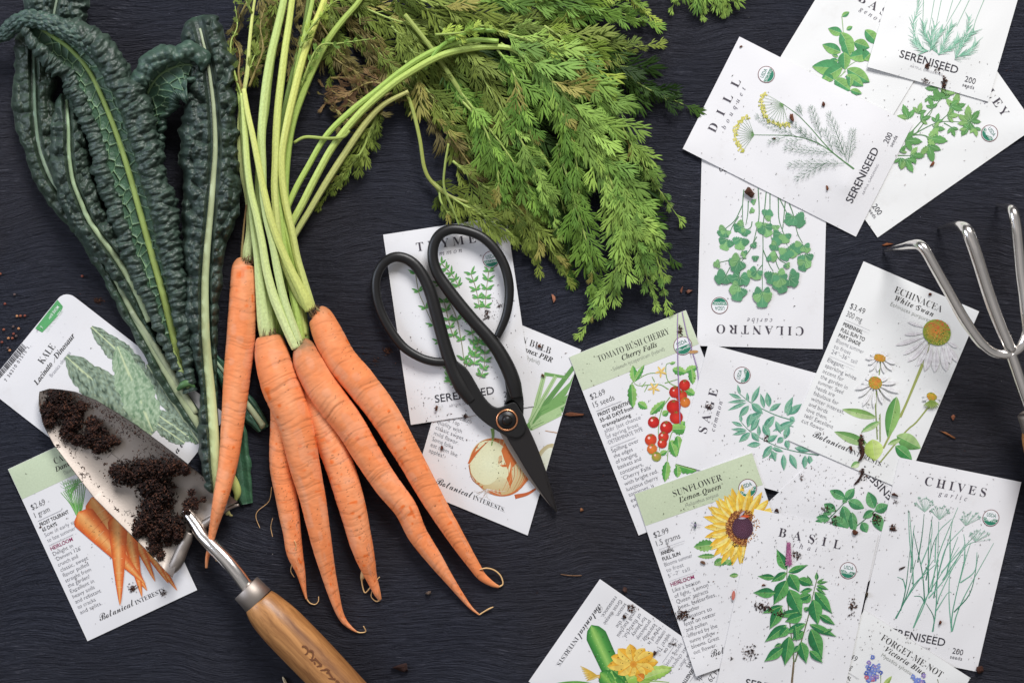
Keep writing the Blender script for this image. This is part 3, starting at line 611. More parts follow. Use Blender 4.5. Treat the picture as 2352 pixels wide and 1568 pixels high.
for x0,y0,x1,y1,x2,y2 in [(560,1060,640,900,720,600),(565,1060,650,900,860,600),(600,1000,640,830,675,520),(640,830,620,760,575,735),(700,1135,790,940,900,600),(700,1135,800,900,1060,500),(790,940,770,700,700,380),(790,940,760,890,705,885),(850,1165,880,950,900,300),(855,1160,860,1050,800,940),(870,1060,900,900,1100,480),(880,1000,970,860,1000,860),(1000,1165,1010,1000,1110,560),(1005,1160,1080,930,1330,470),(1000,1160,980,900,990,600),(1020,1010,1150,850,1210,560),(700,800,690,500,670,220),(680,700,700,400,710,330),(735,620,770,400,785,240),(800,760,850,500,900,380),(840,850,900,560,1050,190),(820,860,820,500,850,260),(900,700,960,500,1100,340),(920,700,1080,520,1230,360),(930,760,1110,500,1190,460),(960,720,1000,560,1050,420),(760,640,840,430,845,300),(1060,780,1120,560,1150,470),(1100,620,1105,480,1095,400),(860,900,900,700,990,400),(760,750,830,600,840,420),(690,640,670,420,660,210),(1070,780,1180,690,1200,540),(990,620,990,420,1010,280),(870,620,890,400,1000,280),(650,900,720,780,870,640),(820,900,940,760,1080,560)]:
    P.line(z(x0,y0,x1,y1,x2,y2),3.0,random.choice(['5f9f86','4f8f78','7db39c','6aa88c','3f7f66']),.35)
for x,y,bx,by,r in [(790,225,785,150,70),(905,285,910,225,70),(1110,330,1150,270,75),(1190,455,1220,410,75)]:
    for k in range(13):
        t=math.pi*(1.0+k/12); e=(bx+r*math.cos(t),by+r*.6*math.sin(t)+random.uniform(-10,30)); P.line(z(x,y,*e),.8,'a5c8b5',.8)
        for j in range(4): q=random.uniform(0,6.3); P.line(z(*e,e[0]+12*math.cos(q),e[1]+12*math.sin(q)),1.3,random.choice(['7fae96','b5d3c2','5f9480']),.5)
seren(P,'CHIVES','garlic',(71,216),(109,176))
P=Packet((1742,1583),(1578,1818),(1378,1329),'zucchini seed packet with drawn green zucchini and yellow blossoms, at the bottom edge')
z=g8(2100,1931)
P.leaf(*z(610,1600,1560,1500) if 0 else z(700,1568,1160,1440),40,'8fb84f','b3cf6a',ser=1,rib='cfe09a')
P.line(z(780,1568,850,1500,960,1480),4,'9fc060'); P.line(z(860,1568,1000,1550,1130,1560),4,'9fc060')
def capsule(P,a,b,w,c1,c2,c3):
    a=P.UV([a])[0];b=P.UV([b])[0];d=b-a;Ln=np.hypot(*d);d/=Ln;q=np.array([-d[1],d[0]]);n=20;t=np.linspace(0,1,n)
    pr=np.clip(np.minimum((t/.16),1),0,1)**.5*(.86+.14*(1-t)); C=a+np.outer(t*Ln,d)
    cols=[c1,c2,c3,c2,c1]; offs=[-1,-.45,0.1,.55,1]
    V=np.vstack([C+np.outer(pr*w/2*o,q) for o in offs]); F=[(k*n+i,k*n+i+1,(k+1)*n+i+1,(k+1)*n+i) for k in range(4) for i in range(n-1)]
    P.add(V,F,np.vstack([np.tile(lin(c),(n,1)) for c in cols]))
capsule(P,*z(520,1110,760,1640),50,'2f7434','4f9a44','9fcf6a')
capsule(P,*z(590,1480,900,1760),46,'2f7434','4f9a44','8fc45a')
for k in range(18): P.disc(z(520+k*9+random.uniform(-30,30),1150+k*24)[0],.9,'a9d68a',n=6)
for k in range(7): P.leaf(*z(590,1530-k*5,430+k*8,1430+k*20),7,'e0b84a','f0d888',rib='c98a3a',n=8)
for k in range(11):
    t=k*.571; P.leaf(*z(850,1410,850+random.uniform(150,220)*math.cos(t),1400+random.uniform(110,160)*math.sin(t)),26,'eeb23a','f6cf62',rib='c96f28',fat=.6)
P.disc(z(850,1418)[0],8,'d98a2c',rim='e9a83a')
P.leaf(*z(600,1600,240,1568),20,'6fae4a','a0cc6a'); P.leaf(*z(930,1530,1150,1460),22,'9cc45a','bdd87c',ser=1); P.leaf(*z(930,1540,880,1500),22,'d9822c','eea83a')
botan(P,'ZUCCHINI','Bush Baby','Cucurbita pepo','$4.29','15 seeds',['FROST SENSITIVE','55 DAYS'],['Sow after','last chance of','spring frost'],False,['Small on','space? This','compact','hybrid is','extremely','productive','for plenty','of flavorful,','small zucchini','to last the','season.','Great disease','resistance.'],band='d3ddbf',seal=False)
P=Packet((1457,1133.7),(1727.7,1039),(1598.5,1552.7),'sunflower seed packet with large yellow flower head and pale green band')
z=g8(2800,1931)
for x0,y0,x1,y1,w in [(120,480,-50,500,90),(120,570,-20,575,40),(110,620,240,610,60),(300,720,230,725,36),(180,600,110,640,60),(210,640,250,600,50)]: P.leaf(*z(x0,y0,x1,y1),w*.293,'5f9a52','8fb86a',ser=1)
for ring,(n_,R0,R1,w,cs) in enumerate([(24,150,305,60,('f0bb3c','f4cf5c')),(21,140,278,55,('f4c94c','f8de7c')),(19,130,245,46,('f2c040','f9e088'))]):
    for k in range(n_):
        t=k*2*math.pi/n_+ring*.13; R=R1*random.uniform(.9,1.12)
        P.leaf(*z(330+R0*.7*math.cos(t),345+R0*.7*math.sin(t),330+R*math.cos(t),345+R*1.02*math.sin(t)),w*.293,cs[0],cs[1],rib='d9902c',fat=.45)
P.disc(z(335,350)[0],38,'8a5230',ry=40,rim='a86a38',n=36)
for k in range(420):
    r=random.uniform(.66,1.04); t=random.uniform(0,6.28); P.disc(z(335+132*r*math.cos(t),350+138*r*math.sin(t))[0],1.5,random.choice(['c98a4a','8a4a30','e0a860','6f3a2a']),n=5)
P.disc(z(335,350)[0],24,'5a3346',ry=26,rim='4a2a3a',n=30)
for k in range(150):
    a=k*2.39996; r=7.2*math.sqrt(k); P.disc(z(335+r*math.cos(a),350+r*math.sin(a))[0],.7,'8a6a86',n=5)
P.disc(z(350,262)[0],11,'d95a2c',ry=3.4,ang=.25); P.disc(z(330,240)[0],9,'d9cfd4',ry=2.6,ang=-.5,rim='a08a98'); P.disc(z(330,275)[0],9,'d9cfd4',ry=2.6,ang=.3,rim='a08a98')
zb=g8(2100,1931); P.disc(zb(1335,330)[0],8,'7a4a8a',ry=3,ang=1.9,rim='3f6a4a'); P.line(zb(1300,310,1335,325,1380,330),2,'b5b0c0')
z2=g8(2800,1931); P.disc(z2(262,880)[0],11,'d98a7a',ry=4,ang=2.,rim='c96a5a')
botan(P,'SUNFLOWER','Lemon Queen','Helianthus annuus','$2.99','1.5 grams',['ANNUAL','FULL SUN'],['Blooms summer','to frost','5’–7’ tall'],True,['Like a beacon','of light, ‘Lemon','Queen’ attracts','bees, butterflies,','and other','pollinators to','feast on nectar','and pollen','offered by the','sunny yellow','blooms. Great','cut flower.'],band='cdd8b8')
P=Packet((1985,1400),(2229.5,1556),(1741,1773),'forget-me-not seed packet with small blue flowers at the bottom edge',warm=True)
z=g8(3296,1931)
P.line(z(445,1495,445,1600),1.6,'6f8a4a'); P.leaf(*z(460,1600,532,1510),11,'93b052','b5c878'); P.line(z(890,1535,905,1600),2,'7f8a5a')
for k in range(46):
    if k<30: cx,cy=(395+random.gauss(0,28),1440+random.gauss(0,40)) if k%2 else (365+random.gauss(0,30),1520+random.gauss(0,40))
    else: cx,cy=740+random.gauss(0,26),1545+random.gauss(0,20)
    c=random.choice(['6a7ec9','8a9ad9','5568b5','7a8fd6','9a86c9']+(['c96a86'] if cy>1510 and cx<420 else []))
    for j in range(5):
        t=j*1.256+random.random(); P.disc(z(cx+11*math.cos(t),cy+11*math.sin(t))[0],2.4,c,n=8)
    P.disc(z(cx,cy)[0],1.2,'f0e6b0',n=6)
botan(P,'FORGET-ME-NOT','Victoria Blue','Myosotis sylvatica','$2.49','100 mg',['PERENNIAL','(BIENNIAL)'],['Blooms spring'],False,['Charming'],seal=False,tu=(68,232),su=(90,196),lu=(90,176))
P=Packet((1733,1168),(2017,1228),(1639,1602),'thai basil seed packet with purple flower spike, in front at the bottom right')
z=g8(2800,1931)
for s in [((720,1560),(735,1400),(710,1150),(690,950),(680,800),(685,620)),((745,1400),(800,1220),(850,1040),(890,860),(915,760)),((720,1560),(740,1400))]: P.line(z(*sum(map(list,s),[])),3.4,'7a6a4a' if 0 else '6b7a50',.5)
P.line(z(720,1565,735,1400),5,'7a6a52',.8)
for x0,y0,x1,y1,w in [(675,680,600,515,80),(690,700,850,640,56),(590,740,450,730,50),(680,700,555,775,60),(700,710,780,855,100),(770,750,890,800,70),(880,800,840,720,26),(915,760,915,695,30),(915,780,975,745,18),(920,785,1005,770,22),(915,800,1010,835,34),(910,820,990,875,26),(880,830,780,855,40),(680,760,575,955,110),(590,860,415,858,80),(870,880,790,940,70),(700,830,800,1045,120),(900,850,1038,1025,90),(890,910,925,1115,110),(780,900,870,870,60),(650,960,485,1020,50),(640,970,545,1145,90),(770,1010,605,1040,60),(800,1040,665,1085,80),(935,1030,1062,1112,56),(860,1105,1075,1205,60),(970,1170,1042,1140,30),(680,1110,505,1245,80),(830,1100,650,1180,60),(690,1130,620,1210,70),(870,1140,960,1380,110),(810,1160,720,1230,70),(700,1200,665,1430,110),(790,1240,835,1415,90),(650,1290,502,1398,80),(860,1310,965,1410,60),(780,1270,730,1330,40),(820,1000,850,970,40),(640,1260,580,1280,30),(750,1120,760,1240,50)]:
    P.leaf(*z(x0,y0,x1,y1),w*.293,'2f7d4a','5fa45a',rib='a9cf80',fat=.40,sharp=1.25,ser=0,vein='1f5f38')
for k in range(8):
    y=480+k*22
    for t in (-.5,.2,2.6,3.6,-1.2,1.2,4.2): P.leaf(*z(695,y,695+(20+k*2)*math.cos(t),y+22*math.sin(t)),3.4,random.choice(['b0648c','8f4a74','c98aa8','a5507f']),'9a5a80',rib=None,n=5)
seren(P,'BASIL','thai',(66,212),(104,160))
# ---- left
P=Packet((18,1077),(270,959.5),(201,1471.5),'carrot seed packet with drawn orange carrots, in the lower left corner partly under the trowel')
z=g8(0,1707,.375)
for k in range(12):
    x=480+random.uniform(-10,10); P.line(z(x,545,430+k*7,470,372+k*14,400-k*6),2.6,random.choice(['6fae5a','8cc470','5a9a4a']),.5)
for k in range(9): fern(P,z(440,450-k*8)[0],z(380+k*17,330-k*3)[0],5,14,'6fb05a',1.3,sub=False)
def pc_(P,a,b,w,kx=0):
    a=P.UV([a])[0];b=P.UV([b])[0];d=b-a;Ln=np.hypot(*d);d/=Ln;q=np.array([-d[1],d[0]]);n=26;t=np.linspace(0,1,n)
    pr=np.clip(t/.07,0,1)**.5*(1-t)**.75+.02; C=a+np.outer(t*Ln,d); offs=[-1,-.5,0,.35,.7,1]; cs=['d9602a','e8793a','f2b06a','f0a058','e6762f','d2582a']
    V=np.vstack([C+np.outer(pr*w/2*o,q) for o in offs]); F=[(k*n+i,k*n+i+1,(k+1)*n+i+1,(k+1)*n+i) for k in range(5) for i in range(n-1)]
    P.add(V,F,np.vstack([np.tile(lin(c),(n,1))*(.9+.2*hash2(np.arange(n)*1.,np.full(n,k*1.),2))[:,None] for k,c in enumerate(cs)]))
    for i in range(2,22,2): P.line([C[i]-q*pr[i]*w*.3,C[i]+q*pr[i]*w*.35],.8,'c95a28' if i%4 else 'f8cf98',.6,uv=True)
pc_(P,*z(930,780,1085,1000),24); pc_(P,*z(890,720,1030,955),30); pc_(P,*z(780,560,950,945),34)
pc_(P,*z(560,430,900,1000),60); pc_(P,*z(770,560,870,1040),42); pc_(P,*z(480,520,890,960),62); pc_(P,*z(720,540,735,1090),50)
botan(P,'CARROT','Danvers 126','Daucus carota','$2.69','1 gram',['FROST TOLERANT','65 DAYS'],['Sow in early spring','to late summer'],True,['Delight in','‘Danvers 126’','crunch and','classic, sweet','flavor pulled','straight from','the garden!','Excellent in','heavy soils','and resistant','to cracks','and splits.'],band='cddabb',tu=(108,180),su=(102,190),lu=(118,172),seal=False)
P=Packet((-33,890),(150,665),(-33+372,890+289),'kale seed packet with drawn crinkled leaves, under the trowel and the real kale',cut=26)
z=g8(0,1000,.375)
P.poly(z(215,480,350,303,385,345,375,380,258,505),'5fae6c')
# green flap text runs the other way round
uvs=P.UV(z(330,345,245,455)); 
def rtext(P,st,font,a,b,cap,col):
    """text along a..b in plan units"""
    a=np.array(a,float);b=np.array(b,float); A=P.UV([a])[0];B=P.UV([b])[0]; d=B-A;Ln=np.hypot(*d);d/=Ln;q=np.array([d[1],-d[0]])
    r=text_uv(st,font,0,0,cap,Ln); uv=A+np.outer(r[0][:,0],d)+np.outer(-r[0][:,1],q); P.add(uv,r[1],lin(col),P.lets.setdefault(P.g,[]))
P.g='flap_lettering'; rtext(P,'PEEL BACK FLAPS','bold',z(372,365)[0],z(275,495)[0],6.2,'f2f8f2'); rtext(P,'MORE INFO INSIDE','bold',z(350,340)[0],z(245,470)[0],6.2,'f2f8f2')
P.g='title_lettering'; rtext(P,'KALE','roman',z(262,700)[0],z(342,592)[0],14.5,'3c3a3a')
a,b=z(228,828)[0],z(462,525)[0]; rtext(P,'Lacinato','bi',z(228,828)[0],z(325,700)[0],11.5,'2c2a2a'); rtext(P,'Dinosaur','bi',z(348,668)[0],z(462,525)[0],11.5,'2c2a2a'); P.line(z(332,690,336,655),.9,'6a6a6a',1)
rtext(P,'Brassica oleracea','light',z(318,778)[0],z(435,630)[0],8,'a0a0a8')
# bar code
o=z(163,600)[0]; e=z(-40,830)[0]; px=(e-o)/np.hypot(*(e-o)); pv=np.array([px[1],-px[0]])*-1
random.seed(4)
x=0
while x<110:
    w=random.choice([.9,1.2,1.9,2.6]); a_=o+px*x; 
    P.poly([a_,a_+px*w,a_+px*w-np.array([px[1],-px[0]])*-26*-1,a_-np.array([px[1],-px[0]])*-26*-1],'2c2a30'); x+=w+random.choice([.9,1.3,2.])
P.g='code_lettering'; rtext(P,'7 36210 01515 1','sans',z(40,805)[0],z(180,600)[0],7,'4a4850')
def klf(P,a,b,w,light):
    n,m=26,13; A=P.UV([a])[0];B=P.UV([b])[0];d=B-A;Ln=np.hypot(*d);d/=Ln;q=np.array([-d[1],d[0]])
    s,t=np.meshgrid(np.linspace(0,1,n*2),np.linspace(-1,1,m*2),indexing='ij')
    wd=w/2*np.sin(np.pi*np.clip(s,.02,.98)**.8)**.6*(1+.30*(vnoise(s*12,t*0+np.sign(t),3)-.5)+.2*(vnoise(s*34,t*0+np.sign(t),5)-.5))
    uv=A+(s*Ln)[...,None]*d+(t*wd)[...,None]*q
    f1,f2,c=worley(s*Ln/8.5+np.abs(t)*2,t*w/2/8.5+40,int(Ln)); vein=np.clip((f2-f1)*3,0,1); dark,li,ve=lin('263c30'),lin('9fb4a0'),lin('c0d0ae')
    if light: dark,li=lin('5f8462'),lin('b9cdae')
    k=np.clip(1.3-f1*2.2,0,1)[...,None]; C=dark*(1-k)+li*k; C=ve*(1-vein[...,None])*.55+C*(vein[...,None]*.45+.55)*1.; C=np.where((np.abs(t)*wd<1.4)[...,None],lin('cfdcae'),C)
    P.add(uv.reshape(-1,2),[tuple(x) for x in grid_faces(n*2,m*2)],C.reshape(-1,3))
klf(P,*z(900,780,560,470),50,0); klf(P,*z(1220,1180,900,700),48,0); klf(P,*z(1180,1160,900,960),44,0); klf(P,*z(870,1040,520,860),70,0); klf(P,*z(930,1130,405,650),92,0)
klf(P,*z(1130,1180,930,1040),34,0); klf(P,*z(935,1110,720,590),78,1)
P.g='brand_lettering'; rtext(P,'Botanical','script',z(905,1480)[0],z(1130,1190)[0],15.5,'2e2e34'); rtext(P,'INTERESTS.','roman',z(1145,1165)[0],z(1290,985)[0],10,'3a3a40')
for k in range(6): P.leaf(*z(1165+k*6,1165+k*5,1160+random.uniform(-15,60),1150+random.uniform(-40,70)),5,'3f5a48','5a7a5f',n=6)
for P in PK: P.build()
# ================= carrots
M['carrot']=attr_mat('carrot_skin',.66,.25,bump=.5,bscale=1.,stretch=(420,14,1),bd=.0006,var=.07,vs=.7)
M['stalk']=attr_mat('green_stalks',.45,.35,bump=.35,bscale=1.,stretch=(14,26,1),bd=.0004,var=.14,vs=.6)
M['leaf']=attr_mat('carrot_leaf',.55,.14,trans=.0,var=.10,vs=500)
M['hair']=simple('root_hair','d9b07a',.7,var=.2)
CR=[
 ('leftmost carrot, lying across the trowel neck with a snapped brown tip',
  [(568,600,10,15),(560,613,10,27),(560,645,11,31),(553,780,11,33),(544,868,12,31),(534,974,14,26.5),(523.6,1064,17,22.5),(504.5,1152,19,17),(490.8,1210,16,10.5),(482,1254,14,6),(476,1280,12,4.5),(474,1303,10,3)],
  [[(484,1262,14,2),(492,1275,13,1.6),(497,1288,11,1.2)]]),
 ('carrot half hidden under the widest one, its tip ending in a hooked root hair',
  [(640,820,7,14),(645,880,7,26),(650,976,7.5,30),(646,1064,7.5,27.5),(660,1152,7.5,26),(671,1225,7,21),(677,1269,6,19),(690.6,1313,4,11),(699.6,1357,2,4.5),(704,1375,1.5,2.4)],
  [[(704,1374,1.5,1.8),(712,1384,1,1.3),(724,1387,1,1.1),(731,1380,1,1),(732,1369,1,.9)],[(626,1232,4,.8),(622,1210,5,.7),(626,1190,8,.7)],[(676,1240,13,1),(680,1255,12,1),(672,1290,8,1.1),(668,1310,4,1),(676,1325,2,.9)],[(624,1118,6,.8),(618,1150,2,.8),(593,1172,1,.8),(588,1188,1,.7),(597,1212,1,.7)]]),
 ('short carrot with a forked hairy tip, between the widest carrot and its right neighbour',
  [(706,860,6,18),(718,910,7,30),(742,976,8,34),(778,1064,8.5,34),(805.7,1152,9,32.5),(827.7,1240,7.5,27),(842,1290,6,21),(853,1325,4,14),(866,1360,3,8.5),(873,1376,2,4)],
  [[(840,1305,4,9),(833.6,1322,3,6.5),(831,1333,2,2.2),(838,1360,1,1.5),(853,1345,4,1.3),(872,1324,5,1)],[(873,1377,2,2),(864,1380,1,1.4),(853,1370,1,1.2),(854,1357,2,1)]]),
 ('widest carrot, second from the left at the top, tapering to a long curled tip',
  [(618,769,12,20),(619,776,12,31),(622,805,13,39),(633,850,14,43),(650,898,14,45.5),(680,976,14,41),(699,1064,13,36),(720,1152,12,30),(737,1240,10,24.5),(753,1310,7,18),(765,1357,5,14),(778,1401,3,9.5),(790,1425,2,7),(806,1441,1.5,4),(819,1450,1,2)],
  [[(819,1450,1,1.7),(829,1452,1,1.4),(840,1449,1,1.3),(835,1437,3,1.2)]]),
 ('carrot with a muddy grey crown, second from the right, its tip bent like a hook',
  [(690,789,13,13),(697,797,13,25),(710,835,14,36),(737,885,14,38.5),(768,930,14,37.5),(803,976,13,35.5),(848,1050,11.5,32.5),(886,1109,10,30.5),(931,1167,8.5,27),(959,1226,7,23.5),(999,1284,5.5,18.5),(1030.6,1328.5,4,12),(1063,1372,2,6.5),(1083,1396,1.5,3.6),(1101,1411,1,1.8)],
  [[(1101,1411,1,1.6),(1110,1405,1,1.6),(1124,1397,2,1.9),(1133,1393,2,1.1)],[(958,1205,10,.6),(966,1222,12,.5),(975,1228,11,.5)]]),
 ('rightmost carrot with its thin root hair curled into a loop',
  [(724,716,12,14),(735,727,12,28),(752,766,12,35.5),(782,825,12,38),(828,880,11.5,37.5),(872,936,11,36),(932,1034,9.5,31),(987,1133,8,26.5),(1044,1228,6.5,20.5),(1090,1299,4,13.5),(1107,1323,3,10.5),(1130,1340,2,6.5),(1146,1347,1.5,3)],
  [[(1146,1347,1.5,2.2),(1155,1340,1.5,1.7),(1150,1322,2,1.7),(1136,1309,3,1.6),(1118,1304,5,1.6),(1102,1307,7,1.2)]]),
]
CROOT=[];
def carrot(i,label,pts,hairs):
    pts=[(x,y,max(z,r*S/MM*.98) if 0 else z,r) for x,y,z,r in pts]; pts=[(x,y,z,r*.965) for x,y,z,r in pts]
    loc=W([pts[0][:2]],pts[0][2]*MM)[0]; root=thing('carrot',label,'carrot',tuple(loc),'bunched orange carrots with leafy tops')
    Ln=sum(math.hypot(a[0]-b[0],a[1]-b[1]) for a,b in zip(pts,pts[1:])); n=int(Ln/1.6); seg=72
    rs=np.random.default_rng(i+3); 
    rings=[(rs.uniform(.03,.97),rs.uniform(.0012,.004),rs.uniform(.006,.045),rs.uniform(0,6.28),rs.uniform(.5,3)) for _ in range(int(Ln/5.5))]
    rec={}
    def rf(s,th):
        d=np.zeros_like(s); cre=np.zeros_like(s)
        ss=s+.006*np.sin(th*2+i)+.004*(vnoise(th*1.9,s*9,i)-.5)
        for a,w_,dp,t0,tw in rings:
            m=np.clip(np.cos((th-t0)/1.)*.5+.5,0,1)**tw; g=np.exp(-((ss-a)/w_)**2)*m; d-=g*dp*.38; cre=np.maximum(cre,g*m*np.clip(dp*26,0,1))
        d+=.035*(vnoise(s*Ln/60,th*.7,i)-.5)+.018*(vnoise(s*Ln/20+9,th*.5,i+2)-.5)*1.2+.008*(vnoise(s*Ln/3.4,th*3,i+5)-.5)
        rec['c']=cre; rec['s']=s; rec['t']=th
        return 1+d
    V,F,uv=tubeD(pts,n,seg,1.,rfun=rf)
    s,th,cre=rec['s'],rec['t'],rec['c']
    base=lin('e98a55')*1.0; pale=lin('eea274'); deep=lin('e2661c')
    m1=np.clip((fbm(s*Ln/75,th*1.1,i+20)-.34)*1.8,0,.8)[...,None]; C=base*(1-m1)+pale*m1
    pt=np.clip((vnoise(s*Ln/11,th*2.4,i+31)-.80)*9,0,1)[...,None]*np.clip((vnoise(s*Ln/90,th,i+1)-.3)*4,0,1)[...,None]; C=C*(1-pt*.8)+deep*pt*.8
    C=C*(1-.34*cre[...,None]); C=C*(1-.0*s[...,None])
    crown=np.exp(-s*Ln/(30 if i==4 else 16))[...,None]*(.55+.8*fbm(s*Ln/9,th*2,i+50)[...,None]); crown=np.clip(crown*(1.5 if i==4 else 1.),0,.95)
    C=C*(1-crown)+lin('8a6a4c')*crown
    tip=np.clip((s-.96)*18,0,.8)[...,None]; C=C*(1-tip)+lin('c98a5a')*tip
    dd=2.6 if i in (1,2) else 1.
    fl=vnoise(s*Ln/2.3,th*11,i+70); dirt=(fl>(.94 if dd<2 else .88))[...,None]&(vnoise(s*Ln/40,th*1.,i+77)>.38)[...,None]
    C=np.where(dirt,C*.35+lin('5a3a28')*.55,C)
    pale_=np.clip((vnoise(s*Ln/26,th*1.7,i+91)-.66)*3,0,.25)[...,None]; C=C*(1-pale_)+lin('dca587')*pale_
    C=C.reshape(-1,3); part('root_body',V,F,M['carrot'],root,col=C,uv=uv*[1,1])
    for h in hairs:
        V,F,uv=tubeD(h,max(12,len(h)*8),7); part('root_hair',V,F,M['hair'],root)
    return root,loc
for i,(lb,p,h) in enumerate(CR): CROOT.append(carrot(i,lb,p,h))
CV=[];CF_=[]
for i,(lb,p,h) in enumerate(CR):       # dark fibrous collar with dried stubs round each crown
    r0=np.random.default_rng(i+60); a=np.array(p[0][:2]); b=np.array(p[2][:2]); dd_=(a-b)/np.hypot(*(a-b)); nn=np.array([-dd_[1],dd_[0]]); g=[];o_=0
    for k in range(26):
        w_=r0.uniform(-1,1)*p[1][3]*.55; zz_=p[1][2]+r0.uniform(-.2,1)*p[1][3]*.29*math.sqrt(max(0,1-(w_/p[1][3])**2))*.8; l=r0.uniform(5,17)
        q=[a-dd_*5+nn*w_,a+dd_*l*.4+nn*w_*.9,a+dd_*l+nn*(w_*.85+r0.uniform(-4,4))]
        V,F,_=tubeD([(q[0][0],q[0][1],zz_,1.4),(q[1][0],q[1][1],zz_+.8,1.2),(q[2][0],q[2][1],zz_+1,.4)],7,5); g.append((V,F,np.tile(lin(r0.choice(['6a5238','4a3626','8f8058','7a6a48'])),(len(V),1))))
    V,F,C=join(*g); part('crown_collar',V,F,M['chip'],CROOT[i][0],col=C)
